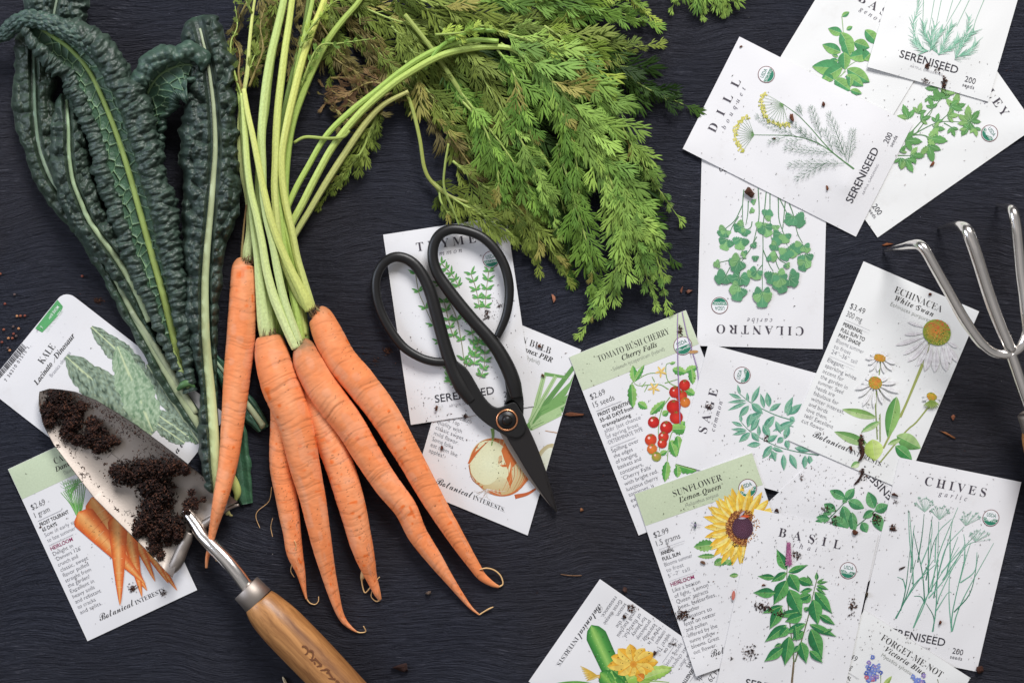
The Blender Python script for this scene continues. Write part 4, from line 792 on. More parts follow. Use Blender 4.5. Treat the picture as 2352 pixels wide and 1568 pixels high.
# ---------- stalks : owner, colour, points (x,y,z_mm,r)
def stalk(owner,pts,c1,c2='',seg=12,name='stalk',flat=.85):
    root=CROOT[owner][0]; n=max(12,int(sum(math.hypot(a[0]-b[0],a[1]-b[1]) for a,b in zip(pts,pts[1:]))/6))
    rf=lambda s,th:1+.07*np.cos(th*7+s*3)+.05*(vnoise(s*9,th,owner)-.5)
    V,F,uv=tubeD(pts,n,28,flat,rfun=rf); a=lin(c1);b=lin(c2 or c1)
    t=(uv[:,0]/(uv[:,0].max()+1e-9))[:,None]; C=a*(1-t)+b*t
    o=part(name,V,F,M['stalk'],root,col=C,uv=uv*[60,1]); return o
Y,Gg,PL,DK='c9cf76','a6bd62','c2cf92','7d9450'
st=[(0,PL,Y,[(568,600,10,11),(570,575,11,12),(574,545,12,10.5),(574,505,13,8),(568,450,14,6.5),(557,400,15,6),(551,350,16,6),(550,300,17,5.5),(553,250,18,5.5),(560,210,18,5),(568,165,18,5),(572,110,17,4),(577,60,16,3.6),(582,20,15,3),(590,-30,15,3)]),
 (0,'9a8a5a','8a6a48',[(556,605,10,4),(556,570,12,2.5),(560,520,14,2),(566,470,16,1.6)]),
 (3,PL,Gg,[(612,772,13,15),(608,745,14,16),(603,700,15,14),(598,650,16,12),(592,590,17,9.5),(582,520,18,8),(574,450,19,7),(566,390,20,6.5),(560,330,20,6),(556,280,20,6),(551,230,19,5),(545,180,18,4)]),
 (3,'b9c882',Gg,[(622,775,12,10),(620,730,13,10),(614,680,14,9),(604,610,15,8),(598,540,16,7),(594,470,16,6.5),(592,400,16,6),(600,330,16,6),(612,250,16,6),(618,190,16,6),(630,110,16,5.5),(645,40,15,5),(655,-30,15,5)]),
 (4,'ccd79a','bccb72',[(680,800,17,10),(668,775,18,10.5),(648,730,19,10.5),(628,680,20,10),(612,620,21,9),(602,560,22,8.5),(590,500,23,8),(576,440,24,7.5),(568,380,25,7),(564,320,25,7),(561,270,25,6.5),(557,215,25,6)]),
 (4,PL,'b3c672',[(690,796,16,9),(680,770,17,10),(665,730,18,10),(650,680,19,9),(637,620,20,8.5),(626,560,22,8),(612,500,24,8),(604,440,25,8.5),(602,380,25,9),(600,320,25,9.5),(604,260,24,9.5),(612,190,23,9.5),(622,130,22,9),(636,70,21,8.5),(650,10,20,8),(658,-40,20,8)]),
 (4,Gg,Gg,[(694,800,13,9),(690,770,13,9),(683,730,13,9),(673,680,13,8),(662,620,14,7.5),(652,560,15,7),(645,500,16,7),(640,430,16,7),(648,360,16,7),(660,290,16,7),(672,220,16,6.5),(684,150,16,6),(700,80,15,5.5),(716,10,14,5),(722,-30,14,5)]),
 (5,Y,Y,[(712,712,14,12),(703,690,16,12),(688,660,18,10),(668,620,20,9),(650,580,22,8.5),(634,540,24,8),(618,490,26,8),(604,430,27,7.5),(592,370,28,7),(580,310,28,6.5),(568,255,27,6),(560,205,26,5)]),
 (5,'c6cc80','c4cf70',[(706,706,13,10),(690,685,14,10),(672,650,16,9),(652,600,18,8.5),(640,550,19,8),(634,490,20,8),(630,430,20,8),(632,370,20,8),(634,310,20,8.5),(638,250,20,8.5),(646,180,20,8.5),(655,110,20,8),(664,50,19,7.5),(672,-10,19,7),(676,-40,19,7)]),
 (5,'c3cb7c','ccd06a',[(716,706,12,9),(708,680,13,9),(696,640,14,8.5),(682,590,15,8),(670,530,17,8),(656,470,18,8),(648,410,19,8),(648,350,20,8),(660,280,21,8.5),(676,210,21,8.5),(694,140,21,8),(714,80,20,7.5),(738,20,19,7),(756,-30,18,7)]),
 (3,Gg,'9fb45a',[(628,780,9,9),(632,740,9,9),(640,690,9,8),(650,630,10,7.5),(656,570,11,7),(658,500,12,7),(656,430,13,7),(662,350,14,7),(674,280,15,7),(698,210,15,7),(724,150,15,7),(752,95,15,7),(785,50,14,6.5),(820,10,13,6),(840,-20,13,6)]),
 (2,DK,Gg,[(706,868,6,10),(706,830,7,10),(702,780,8,9),(696,720,8,8.5),(686,650,8,8),(676,580,8,7.5),(664,500,8,7),(655,420,8,7),(658,340,8,6.5),(672,260,8,6.5),(700,180,8,6),(738,110,8,6),(780,60,8,5.5),(810,30,8,5)]),
 (1,DK,DK,[(640,830,6,10),(640,790,7,9),(645,730,7,8),(652,660,7,8),(655,590,7,7),(652,520,8,7),(644,450,8,7),(640,380,8,6.5),(646,300,8,6.5),(660,220,9,6),(680,140,9,6),(700,60,9,5.5),(712,-20,9,5)]),
 (5,'b4c66a','93b352',[(700,700,10,8),(690,660,11,8),(676,600,13,7.5),(660,540,15,7),(655,495,15,6.5),(676,440,15,6.5),(706,385,15,6.5),(750,311,16,6.5),(806,255,17,6.5),(863,210,18,6.5),(919,165,19,6.5),(975,128,20,6.5),(1032,103,21,6),(1090,92,22,5.5),(1145,95,23,5)]),
 (4,'bcca74','a6bd5c',[(700,770,9,8),(690,720,10,8),(676,650,11,8),(664,590,12,8),(662,535,13,8),(698,461,14,8),(732,394,15,8),(769,330,16,8),(825,262,17,8),(882,210,18,8),(938,169,19,8),(1013,128,20,8),(1080,112,20,7),(1150,108,20,6),(1195,118,20,5)]),
 (3,'bcc67c','b0b06a',[(640,770,6,7),(650,700,7,7),(660,620,8,7),(668,559,9,7),(713,480,10,7),(758,405,11,7.5),(807,330,12,7.5),(844,278,13,7),(882,240,14,6),(938,210,15,4)]),
 (5,'8fb552','86ad4c',[(975,160,18,4),(1010,110,22,4.5),(1050,85,24,5),(1090,70,24,5),(1140,72,24,4)]),
 (3,'a3b25c','8a9a4c',[(675,328,17,3),(702,315,18,3.5),(750,318,19,3.5),(788,315,20,3.2),(803,300,20,2.6)]),
 (2,'9aa552','8a9048',[(934,214,9,4),(949,255,9,4.2),(964,319,9,4.2),(975,386,8,4.2),(994,420,7,4),(1032,450,7,3.6),(1076,465,7,3)]),
 (1,'93a050','7d9048',[(930,34,14,5),(975,90,14,5),(1013,142,13,5.2),(1050,199,12,5.2),(1076,240,11,5),(1120,310,10,4.5),(1160,370,9,4),(1200,440,8,3.4)]),
 (1,'94a44f','87a04a',[(1170,230,13,4.5),(1200,280,13,5),(1240,350,12,4.5),(1275,400,11,3.6)]),
 (2,'8f9c4e','7d9048',[(1030,330,12,2.4),(1022,380,12,2.6),(1020,430,11,2.6),(1040,480,10,2.4),(1055,520,9,1.6)]),
]
for ow,c1,c2,p in st: stalk(ow,p,c1,c2)
# rubber-thin tie of dried stem
# ---------- fronds
def lobe_proto(L_,w,ang,o,n=4,curl=0,fold=.35):
    t=np.linspace(0,1,n+1); wd=w*np.sin(np.pi*np.clip(t*.85+.12,0,1))**.8; wd[-1]=.002
    a=ang+curl*t; dx=np.cumsum(np.r_[0,np.cos(a[1:])])*L_/n; dy=np.cumsum(np.r_[0,np.sin(a[1:])])*L_/n
    C=np.stack([o[0]+dx,o[1]+dy,-.10*L_*t**2+np.zeros(n+1)],1); N=np.stack([-np.sin(a),np.cos(a)],1)
    up=C.copy(); up[:,:2]+=N*wd[:,None]; up[:,2]-=wd*fold; lo=C.copy(); lo[:,:2]-=N*wd[:,None]; lo[:,2]-=wd*fold
    V=np.stack([up,C,lo],1).reshape(-1,3); return V,grid_faces(n+1,3)
def leaflet_proto(k,rs,shag=1.):
    parts=[lobe_proto(.34,.030,0,(.70,0),curl=rs.uniform(-.3,.3)),lobe_proto(.80,.015,0,(0,0),5,curl=rs.uniform(-.05,.05))]
    for f,l in ((.14,.42),(.32,.52),(.49,.46),(.65,.34)):
        for sg in (-1,1):
            if rs.random()<.07: continue
            ll=l*rs.uniform(.8,1.2)*shag; a=sg*rs.uniform(.38,.58); f2=f+rs.uniform(-.03,.03)
            parts.append(lobe_proto(ll,.027*rs.uniform(.85,1.3),a,(f2,0),4,curl=-sg*rs.uniform(.0,.4)))
            if l>.37: parts.append(lobe_proto(ll*.5,.022,a+sg*.42,(f2+ll*.42*math.cos(a),ll*.42*math.sin(a)),3,curl=-sg*.3))
            if l>.45: parts.append(lobe_proto(ll*.42,.020,a-sg*.42,(f2+ll*.5*math.cos(a),ll*.5*math.sin(a)),3,curl=sg*.3))
    return join(*parts)
rs=np.random.default_rng(11); PROTO=[leaflet_proto(k,rs) for k in range(7)]
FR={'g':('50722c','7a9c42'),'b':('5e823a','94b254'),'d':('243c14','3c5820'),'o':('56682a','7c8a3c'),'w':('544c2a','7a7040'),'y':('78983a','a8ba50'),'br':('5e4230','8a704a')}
def frond(owner,pts,wid,kind,zb,dens=1.,stem=True,seed=0,up=8,shr=1.,stemr=3.2,pt=0):
    """pts plan polyline of the rachis; wid = side branch length; zb = height mm (start,end)"""
    r=np.random.default_rng(seed*17+5); root=CROOT[owner][0]; c1,c2=[lin(x) for x in FR[kind]]
    Ln=sum(math.hypot(a[0]-b[0],a[1]-b[1]) for a,b in zip(pts,pts[1:])); N=max(6,int(Ln/5))
    P=np.array([(x,y) for x,y in pts],float); Q=cat(P,N); z0,z1=zb; sN=np.linspace(0,1,N)
    zc=(z0*(1-sN)+z1*sN+up*np.sin(np.pi*sN)); 
    rad=stemr*(1-.75*sN); full=np.column_stack([Q,zc,rad])
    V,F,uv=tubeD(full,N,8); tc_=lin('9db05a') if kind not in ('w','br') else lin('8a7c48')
    stem_o=part('frond_stem',V,F,M['stalk'],root,col=np.tile(tc_,(len(V),1)),uv=uv*[60,1])
    Vs=[];Fs=[];Cs=[];off=0
    def put(o,ang,l,tilt,roll,z,cf):
        nonlocal off
        v,f=PROTO[r.integers(len(PROTO))]; v=v*l*np.array([1,1 if r.random()<.5 else -1,1])
        if kind in('w','br'): v=v*np.array([1,.55,1]); v[:,2]+=l*.10*np.sin(v[:,0]/l*5+r.uniform(0,6)); v[:,1]+=l*.12*np.sin(v[:,0]/l*4+r.uniform(0,6))
        # roll about own axis then tilt then heading
        cr_,sr=math.cos(roll),math.sin(roll); v=np.stack([v[:,0],v[:,1]*cr_-v[:,2]*sr,v[:,1]*sr+v[:,2]*cr_],1)
        ct,st_=math.cos(tilt),math.sin(tilt); v=np.stack([v[:,0]*ct-v[:,2]*st_,v[:,1],v[:,0]*st_+v[:,2]*ct],1)
        ca,sa=math.cos(ang),math.sin(ang); x=o[0]+v[:,0]*ca-v[:,1]*sa; y=o[1]+v[:,0]*sa+v[:,1]*ca
        zz=z*MM+v[:,2]*S; zz=np.maximum(zz,.0012+topz_at(np.stack([x,y],1)) if near else .0012)
        Vs.append(W(np.stack([x,y],1),zz)); Fs.append(f+off); off+=len(v); Cs.append(np.tile(cf,(len(v),1)))
    xs=Q[:,0]; near=(Q[:,1].max()>480)
    step=33./dens; nb=int(Ln/step)
    for i in range(nb+1):
        f=(i+.5)/(nb+1.0); k=min(N-2,int(f*(N-1))); o=Q[k]; d=Q[k+1]-Q[max(k-1,0)]; h=math.atan2(d[1],d[0])
        env=(math.sin(math.pi*(.30+.66*f)))**.8
        for sg in (-1,1):
            bl=wid*1.25*env*r.uniform(.6,1.2); ba=h+sg*r.uniform(.22,.72)*(1-.35*f); zz=zc[k]+r.uniform(-2,2)
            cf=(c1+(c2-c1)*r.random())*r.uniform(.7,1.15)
            if r.random()<.03: cf=lin('8f8a48')
            put(o,ba,bl*1.95*shr,r.uniform(-.22,.12),r.uniform(-.6,.6),zz,cf)
            if r.random()<.6: put(o,h+sg*r.uniform(.15,.45),bl*r.uniform(1.,1.5)*shr,r.uniform(-.1,.2),r.uniform(-.7,.7),zz+1.2,cf*r.uniform(.85,1.15))
            # side stem strip
            a_,b_=o,o+bl*.5*np.array([math.cos(ba),math.sin(ba)]); nn=np.array([-math.sin(ba),math.cos(ba)])*.7
            q4=W(np.array([a_+nn,a_-nn,b_-nn*.4,b_+nn*.4]),np.array([zz,zz,zz-.6,zz-.6])*MM+.0006)
            Vs.append(q4);Fs.append(np.array([[0,1,2,3]])+off);off+=4;Cs.append(np.tile(lin('a3b862') if kind not in('w','br') else lin('8a7c48'),(4,1)))
    put(Q[-1],math.atan2(*(Q[-1]-Q[-3])[::-1]),(wid*1.25)*shr,-.1,0,zc[-1],c2)
    V=np.vstack(Vs); part('frond_leaves',V,np.vstack(Fs),M['leaf'],stem_o,base=np.array(root.location),col=np.clip(np.vstack(Cs),0,1)).location=(0,0,0)
fr=[ # low layer first; its dark greens put gap shade into the colour
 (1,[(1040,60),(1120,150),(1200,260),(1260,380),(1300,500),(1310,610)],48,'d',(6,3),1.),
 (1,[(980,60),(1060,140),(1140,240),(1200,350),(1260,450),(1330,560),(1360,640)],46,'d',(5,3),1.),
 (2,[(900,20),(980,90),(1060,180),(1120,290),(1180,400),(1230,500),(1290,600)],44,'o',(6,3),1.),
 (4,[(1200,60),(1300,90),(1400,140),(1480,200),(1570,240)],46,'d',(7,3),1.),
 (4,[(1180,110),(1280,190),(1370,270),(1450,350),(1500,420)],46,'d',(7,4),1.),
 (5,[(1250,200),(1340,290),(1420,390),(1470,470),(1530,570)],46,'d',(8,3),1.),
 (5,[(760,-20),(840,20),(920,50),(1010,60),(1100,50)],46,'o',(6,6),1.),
 (3,[(720,-10),(790,30),(850,90),(900,160),(940,230)],42,'w',(4,3),1.),
 (3,[(800,60),(870,120),(930,190),(1000,250),(1050,300)],42,'o',(4,3),1.),
 (2,[(700,0),(740,60),(780,120),(830,180),(860,230)],32,'w',(4,3),1.1),
 (0,[(690,60),(740,110),(790,150),(850,180),(910,200)],34,'w',(4,3),1.),
 (2,[(930,140),(990,220),(1050,300),(1100,370),(1150,450)],42,'o',(8,4),1.),
 (4,[(1100,60),(1210,60),(1310,80),(1400,110),(1480,105)],44,'o',(14,4),1.),
 (5,[(1080,10),(1180,0),(1290,10),(1390,20),(1480,50)],44,'g',(14,5),1.),
 (4,[(1130,-30),(1230,-20),(1330,-20),(1420,-20),(1485,30)],38,'y',(16,5),1.),
 (1,[(880,-20),(960,0),(1040,20),(1120,50),(1190,60)],44,'o',(12,10),1.),
 (1,[(1020,160),(1080,240),(1150,330),(1210,420),(1270,520)],40,'g',(10,5),1.),
 (2,[(960,200),(1010,280),(1060,350),(1100,410),(1130,470)],34,'w',(8,4),1.),
 (2,[(985,410),(1040,455),(1100,490),(1160,525),(1210,575)],34,'o',(5,5),1.1),
 (2,[(1040,370),(1100,420),(1170,460),(1220,520),(1235,600)],36,'o',(6,5),1.1),
 (1,[(1150,390),(1200,460),(1230,530),(1270,580),(1300,630)],34,'o',(7,3),1.),
 (2,[(1010,430),(1012,460),(1030,490),(1060,510)],20,'o',(5,4),1.),
 (0,[(800,300),(850,260),(900,230),(940,215)],20,'w',(9,9),1.),
 (3,[(880,240),(850,300),(830,350),(790,390),(745,455)],20,'o',(8,2),1.3),
 (3,[(845,270),(815,240),(780,220),(750,200)],22,'br',(6,3),1.3),
 (3,[(850,300),(820,290),(790,270),(745,225)],18,'w',(6,3),1.2),
 (3,[(760,180),(800,180),(840,200),(850,260)],22,'br',(5,3),1.2),
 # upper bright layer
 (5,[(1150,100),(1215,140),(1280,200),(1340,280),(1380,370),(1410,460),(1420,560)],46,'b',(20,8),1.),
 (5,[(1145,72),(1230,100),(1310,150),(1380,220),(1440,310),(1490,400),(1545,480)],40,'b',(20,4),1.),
 (4,[(1195,120),(1250,180),(1290,260),(1320,350),(1330,440),(1330,520)],38,'g',(18,10),1.),
 (4,[(1140,110),(1180,170),(1200,240),(1220,310),(1240,380)],32,'g',(18,12),1.),
 (5,[(1330,280),(1390,360),(1440,440),(1480,520),(1510,600),(1528,680)],40,'b',(15,4),1.),
 (5,[(1340,300),(1400,410),(1430,510),(1420,600),(1390,680),(1350,742)],40,'b',(16,4),1.),
 (4,[(1280,330),(1310,430),(1340,530),(1360,610),(1355,700)],36,'g',(13,4),1.),
 (5,[(1380,400),(1430,480),(1465,560),(1480,620),(1500,680)],34,'b',(16,5),1.),
 (1,[(1140,230),(1190,310),(1230,390),(1260,460),(1280,520)],32,'b',(15,9),1.),
 (2,[(1010,60),(1060,110),(1110,180),(1150,260),(1180,330)],38,'o',(13,9),1.),
 (5,[(1000,80),(1060,75),(1110,60),(1150,70)],16,'y',(24,24),1.1),
 (4,[(1250,60),(1320,110),(1370,180),(1400,250),(1410,300)],36,'y',(18,8),1.),
 (1,[(1050,220),(1110,290),(1140,380),(1150,440),(1180,520)],34,'g',(11,5),1.),
 (0,[(578,30),(565,0),(556,-20)],18,'o',(16,14),1.2),
 (0,[(556,225),(545,190),(535,150),(530,100),(545,60),(540,15)],12,'o',(20,6),1.1),
 (0,[(556,215),(548,170),(550,120),(528,80)],10,'br',(20,6),1.3),
 (0,[(572,200),(592,150),(604,110),(598,60),(610,10)],14,'w',(17,6),1.2),
 (0,[(570,180),(586,120),(600,60),(612,10)],16,'o',(9,5),1.2),
 (3,[(660,190),(675,150),(690,100),(700,60),(715,20)],20,'w',(7,6),1.),
 (5,[(690,110),(710,70),(735,40),(760,10),(790,-5)],13,'y',(24,22),1.3),
 (3,[(690,200),(730,110),(780,100),(850,90)],10,'g',(17,16),1.2),
 (1,[(600,-30),(630,40),(660,110),(690,180)],34,'w',(3,3),1.),
 (1,[(680,-30),(700,40),(715,120),(705,190)],30,'w',(3,3),1.1),
 (2,[(640,-20),(610,50),(600,110),(590,170)],26,'o',(3,3),1.1),
 (0,[(590,-30),(560,20),(540,70),(535,130),(545,180)],22,'w',(8,3),1.1),
 (0,[(560,190),(580,140),(600,90)],18,'o',(14,8),1.2),
 (2,[(720,-30),(760,40),(770,110),(760,170)],30,'o',(4,3),1.),
 (3,[(900,200),(850,190),(800,215),(755,240)],26,'br',(7,3),1.4),
 (3,[(900,215),(860,230),(825,250),(790,285)],24,'w',(7,3),1.3),
 (3,[(870,265),(845,320),(815,370),(770,420),(742,460)],26,'o',(7,2),1.1),
 (2,[(900,60),(950,120),(1010,160),(1060,210)],36,'o',(9,6),1.),
]
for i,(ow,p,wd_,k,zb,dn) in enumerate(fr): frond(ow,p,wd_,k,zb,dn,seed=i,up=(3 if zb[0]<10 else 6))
# a separate frond tip that enters the frame at the top edge
_r=CROOT
tip=thing('carrot_frond','green carrot leaf tips hanging in from the top edge, right of the bunch','leaf',tuple(W([(1600,-60)],.006)[0]),None)
CROOT.append((tip,None)); 
for j,p in enumerate([[(1550,-70),(1560,-35),(1550,2)],[(1590,-70),(1605,-30),(1612,18)],[(1630,-70),(1645,-25),(1655,10)],[(1660,-60),(1670,-25),(1668,8)]]): frond(6,p,28,'b',(7,4),1.2,seed=90+j,up=2)
# ================= kale
M['kale']=attr_mat('kale_leaf',.46,.50,bump=.8,bscale=650,coat=.0,bd=.0006,var=.22,vs=160)
M['rib']=attr_mat('kale_midrib',.45,.4,bump=.3,bscale=1.,stretch=(6,30,1),bd=.0003,var=.08,vs=.6)
def kale(label,rows,kind,seed,rib,c1='2f4a47',c2='46655f',a=(.5,.3),amp=1.,cell=27.,h=5.,ribr=(3.,7.),droop=1.,ribdz=0.,veinc='8fa882',panel='40604a',rim=1.):
    """rows (x,y,z_mm,width on +q side,width on -q side), +q is to the left when the rows run down the picture"""
    R=np.array(rows,float); Ln=np.hypot(*np.diff(R[:,:2],axis=0).T).sum(); n=int(Ln/2.0); m=121
    Q=cat(R,n); Q[:,3:]=np.maximum(Q[:,3:],1.); d=np.gradient(Q[:,:2],axis=0); d/=np.linalg.norm(d,axis=1)[:,None]; q=np.stack([-d[:,1],d[:,0]],1)
    s=np.linspace(0,1,n)[:,None]*np.ones((1,m)); t=np.ones((n,1))*np.linspace(-1,1,m)[None,:]
    sl=s*Ln; sg=np.where(t>=0,1.,-1.); at=np.abs(t); wd=np.where(t>=0,Q[:,3:4],Q[:,4:5]); wd=wd*(1+.20*(vnoise(sl/34,sg*3,seed)-.5)+.16*(vnoise(sl/13,sg*3,seed+4)-.5))
    C=np.zeros((n,m,3))
    big=lin(c2)-lin(c1); 
    if kind=='top':
        off=sg*at*wd; z=h*(1-at**2.2)-droop*2.2*np.clip(at-.75,0,1)*4
        z=z*np.clip(wd/45,.15,1.2)+1.2*(vnoise(sl/60,sg*2+t,seed+8)-.5)
        f1,f2,cid=worley(off/cell+50+.5*(vnoise(sl/20,off/20,seed)-.5),(sl+at*wd*.2)/(cell*.80)+.4*(vnoise(sl/30,off/25,seed+6)-.5),seed); g1,g2,cid2=worley(off/(cell*.46)+20,(sl)/(cell*.42),seed+3)
        dome=(1-1.35*f1**1.8)*.9+(1-1.3*g1**1.7)*.42*(.4+vnoise(off/18,sl/18,seed+2)); env=np.clip((at*wd-ribr[1]*.7)/7,0,1)*np.clip(1.06-at,0,.2)/.2*np.clip(wd/34,.15,1)
        z=z+dome*env*amp*(3.4+2.2*vnoise(sl/90,off/60,seed+11)); z=z-1.0*(1-np.clip((at*wd)/10,0,1))
        col=lin(c1)+big*(.25+.5*cid2+.5*(fbm(off/40,sl/40,seed)-.4))[...,None]; crease=np.clip(1-(f2-f1)*5,0,1)*env
        col=col*(1-.0*crease[...,None])
        flat=(1-np.clip(wd/34,0,1))[...,None]; col=col*(1-.4*flat)+lin('3f6a4c')*.4*flat
        D=Q[:,None,:2]+off[...,None]*q[:,None,:]
    else:
        af=np.where(t>=0,a[0],a[1]); wi=wd*af; ro=(wd-wi)/2; inn=at<af
        u=np.clip((at-af)/(1-af+1e-6),0,1); ph=u*math.pi*1.12
        off_i=at*wd; off_o=wi+ro*(1-np.cos(ph)); z_o=ro*S/MM*1.25*np.sin(ph)*1.+1.6*(ph/math.pi)*0+1.5
        z_i=1.5*(at/np.maximum(af,.01))**2
        f1,f2,cid=worley(off_i/24+70,(sl-off_i*.45)/26,seed+9,.8)
        vein=np.clip(1-(f2-f1)*7.5,0,1)
        z_i=z_i+vein*.9-(1-vein)*.9*np.clip(1-f1,0,1)
        arc=u*np.maximum(ro,4)*2.6
        g1,g2,cg=worley(arc/(cell*.62)*1.+30,sl/(cell*.55),seed+1); k1,k2,ck=worley(arc/(cell*.36)+9,sl/(cell*.33),seed+7)
        dome=((1-1.35*g1**1.8)*1.1+(1-1.3*k1**1.7)*.5)*amp*2.5*np.clip(u*5,0,1)*rim
        off=sg*np.where(inn,off_i,off_o-dome*np.cos(ph)*MM/S*.75); z=np.where(inn,z_i,z_o+dome*np.abs(np.sin(ph)))
        D=Q[:,None,:2]+off[...,None]*q[:,None,:]
        oc=lin(c1)+big*(.2+.6*ck)[...,None]; ic=lin(panel)*(.75+.5*fbm(off_i/9,sl/9,seed)[...,None]); v3=np.clip(vein*1.3-.3,0,1)[...,None]; ic=ic*(1-v3)+lin(veinc)*v3
        col=np.where(inn[...,None],ic,oc); col=np.where((np.abs(at-af)<.03)[...,None],col*.5+lin('7a967a')*.35,col)
    zc_=z[:,60].copy(); zc_=np.convolve(np.pad(zc_,12,mode='edge'),np.ones(25)/25,'valid')
    zz=(Q[:,2:3]+z)*MM; zz=np.maximum(zz,.0006)
    V=W(D.reshape(-1,2),zz.ravel()); V=V.reshape(n,m,3)
    V2=V.copy(); V2[...,2]-=.0007; V2[...,2]=np.maximum(V2[...,2],.0003)
    F=grid_faces(n,m); idx=np.arange(n*m).reshape(n,m); loop=np.r_[idx[:,0],idx[-1,1:],idx[-2::-1,-1],idx[0,-2:0:-1]]; l2=np.roll(loop,-1)
    Vf=V.reshape(-1,3); e1=Vf[F[m*10+40][1]]-Vf[F[m*10+40][0]]; e2=Vf[F[m*10+40][2]]-Vf[F[m*10+40][0]]
    if np.cross(e1,e2)[2]<0: F=F[:,::-1]
    VV=np.vstack([Vf,V2.reshape(-1,3)]); FF=np.vstack([F,F[:,::-1]+n*m,np.stack([loop,loop+n*m,l2+n*m,l2],1)])
    mid=Q[n//2]; loc=W([mid[:2]],mid[2]*MM)[0]
    root=thing('kale_leaf',label,'kale leaf',tuple(loc),'dark crinkled kale leaves laid side by side')
    cc=np.clip(col.reshape(-1,3),0,1); part('leaf_blade',VV,FF,M['kale'],root,col=np.vstack([cc,cc]))
    if rib:
        k=np.linspace(0,1,n); rr=ribr[0]+(ribr[1]-ribr[0])*k; i=slice(int(n*.03),n)
        P=np.column_stack([Q[i,:2],Q[i,2]+ribdz+zc_[i]+(.9 if kind=='top' else .3),rr[i]])
        Vr,Fr,uv=tubeD(P[::4],len(P)//3,14,.7); tt=(uv[:,0]/uv[:,0].max())[:,None]; part('midrib',Vr,Fr,M['rib'],root,col=lin(rib[0])*(1-tt)+lin(rib[1])*tt,uv=uv*[60,1])
    return root
kale('dull dark kale leaf at the far left, partly under two others',[(72,60,6,30,30),(76,100,8,42,40),(78,180,9,46,46),(80,262,9,48,50),(90,337,9,36,46),(112,400,9,36,44),(145,450,9,36,42),(205,530,8,34,40),(255,620,7,26,36),(305,720,6,24,26),(345,790,5,26,22),(390,870,4,26,18),(440,950,3,20,18),(480,1010,3,8,8)],'top',3,('5f7a6c','a3ab82'),c1='1a261c',c2='39493a',ribr=(2.8,9),h=4,amp=.8,cell=32)
kale('kale leaf behind the folded tip at the top left edge',[(150,-90,10,50,50),(140,-40,10,66,66),(128,10,9,70,76),(120,60,7,60,70),(118,110,5,30,40)],'top',5,('8fa08a','8fa08a'),c1='20302a',c2='445449',ribr=(2.5,3),cell=30,h=5)
kale('kale leaf with a pale curved midrib, leaning against the large upturned leaf',[(152,215,10,14,14),(154,250,12,34,30),(157,300,14,42,38),(158,350,14,44,44),(166,410,14,46,48),(182,455,14,46,48),(204,505,13,44,46),(235,550,12,42,40),(265,590,10,38,34),(292,632,9,32,28),(318,680,8,22,22),(345,740,6,14,14)],'top',7,('87a07c','b5c49a'),c1='1c2a22',c2='404f44',ribr=(3.,8.5),h=6,cell=29,amp=1.15)
kale('narrow flattened kale leaf base showing under the carrots',[(470,800,5,10,10),(520,860,5,22,18),(555,910,5,30,18),(585,950,4,28,16),(606,985,3,16,14)],'top',9,('8fa88c','b5c49a'),c1='2b4a42',c2='3f6450',ribr=(3,6),h=3,amp=.35,cell=34)
kale('dark lower end of a kale leaf beside the snapped carrot tip',[(535,930,4,14,14),(548,1000,4,22,20),(556,1070,4,26,20),(563,1130,3,22,18),(568,1156,2,14,14)],'top',12,None,c1='2f5040',c2='3f6a4a',h=2,amp=.3,cell=40)
kale('short arched kale leaf curled over, pale veined underside facing up',[(352,352,8,16,12),(340,310,10,36,22),(332,262,14,52,38),(340,212,20,66,42),(368,172,26,78,50),(408,152,28,80,46),(440,150,26,58,40),(462,168,22,22,24)],'under',15,('7f9a68','5f7a55'),c1='2a3f35',c2='495f52',a=(.80,.30),ribr=(3.5,2),cell=26,panel='3f5e4a',veinc='7f9a74',amp=1.1)
kale('tall blistered kale leaf with a broad pale midrib, beside the carrot stalks',[(452,38,12,12,16),(455,50,14,34,44),(466,95,16,48,52),(478,150,17,50,60),(486,205,17,66,56),(491,250,17,76,54),(494,310,17,80,54),(494,356,17,80,58),(490,410,16,74,62),(486,460,16,70,66),(481,515,15,62,54),(475,580,14,54,44),(471,650,13,50,37),(471,720,12,48,30),(473,780,11,40,25),(478,840,9,32,20),(483,890,8,24,15),(488,950,8,32,12),(492,1010,8,36,12),(496,1070,7,36,12),(500,1110,6,34,12),(503,1132,5,20,10)],'top',21,('a3ae90','c2cc92'),c1='1b2822',c2='3c4b42',ribr=(2.6,13.),h=6,cell=33,amp=1.35)
kale('largest kale leaf, pale underside upturned between thick rolled blistered margins',[(60,42,22,20,16),(88,62,22,40,28),(120,84,21,56,44),(160,112,20,62,62),(205,165,19,60,76),(245,250,18,64,88),(275,330,17,66,84),(300,410,16,68,78),(325,500,15,66,72),(350,590,13,56,62),(373,670,12,44,50),(393,750,10,32,40),(410,820,8,18,26),(425,865,7,9,14),(436,900,6,6,8)],'under',25,('7f9a55','b5c86f'),c1='202f28',c2='445449',a=(.60,.30),ribr=(4.,9.5),cell=27,panel='3f6048',veinc='8fae84',amp=1.2)
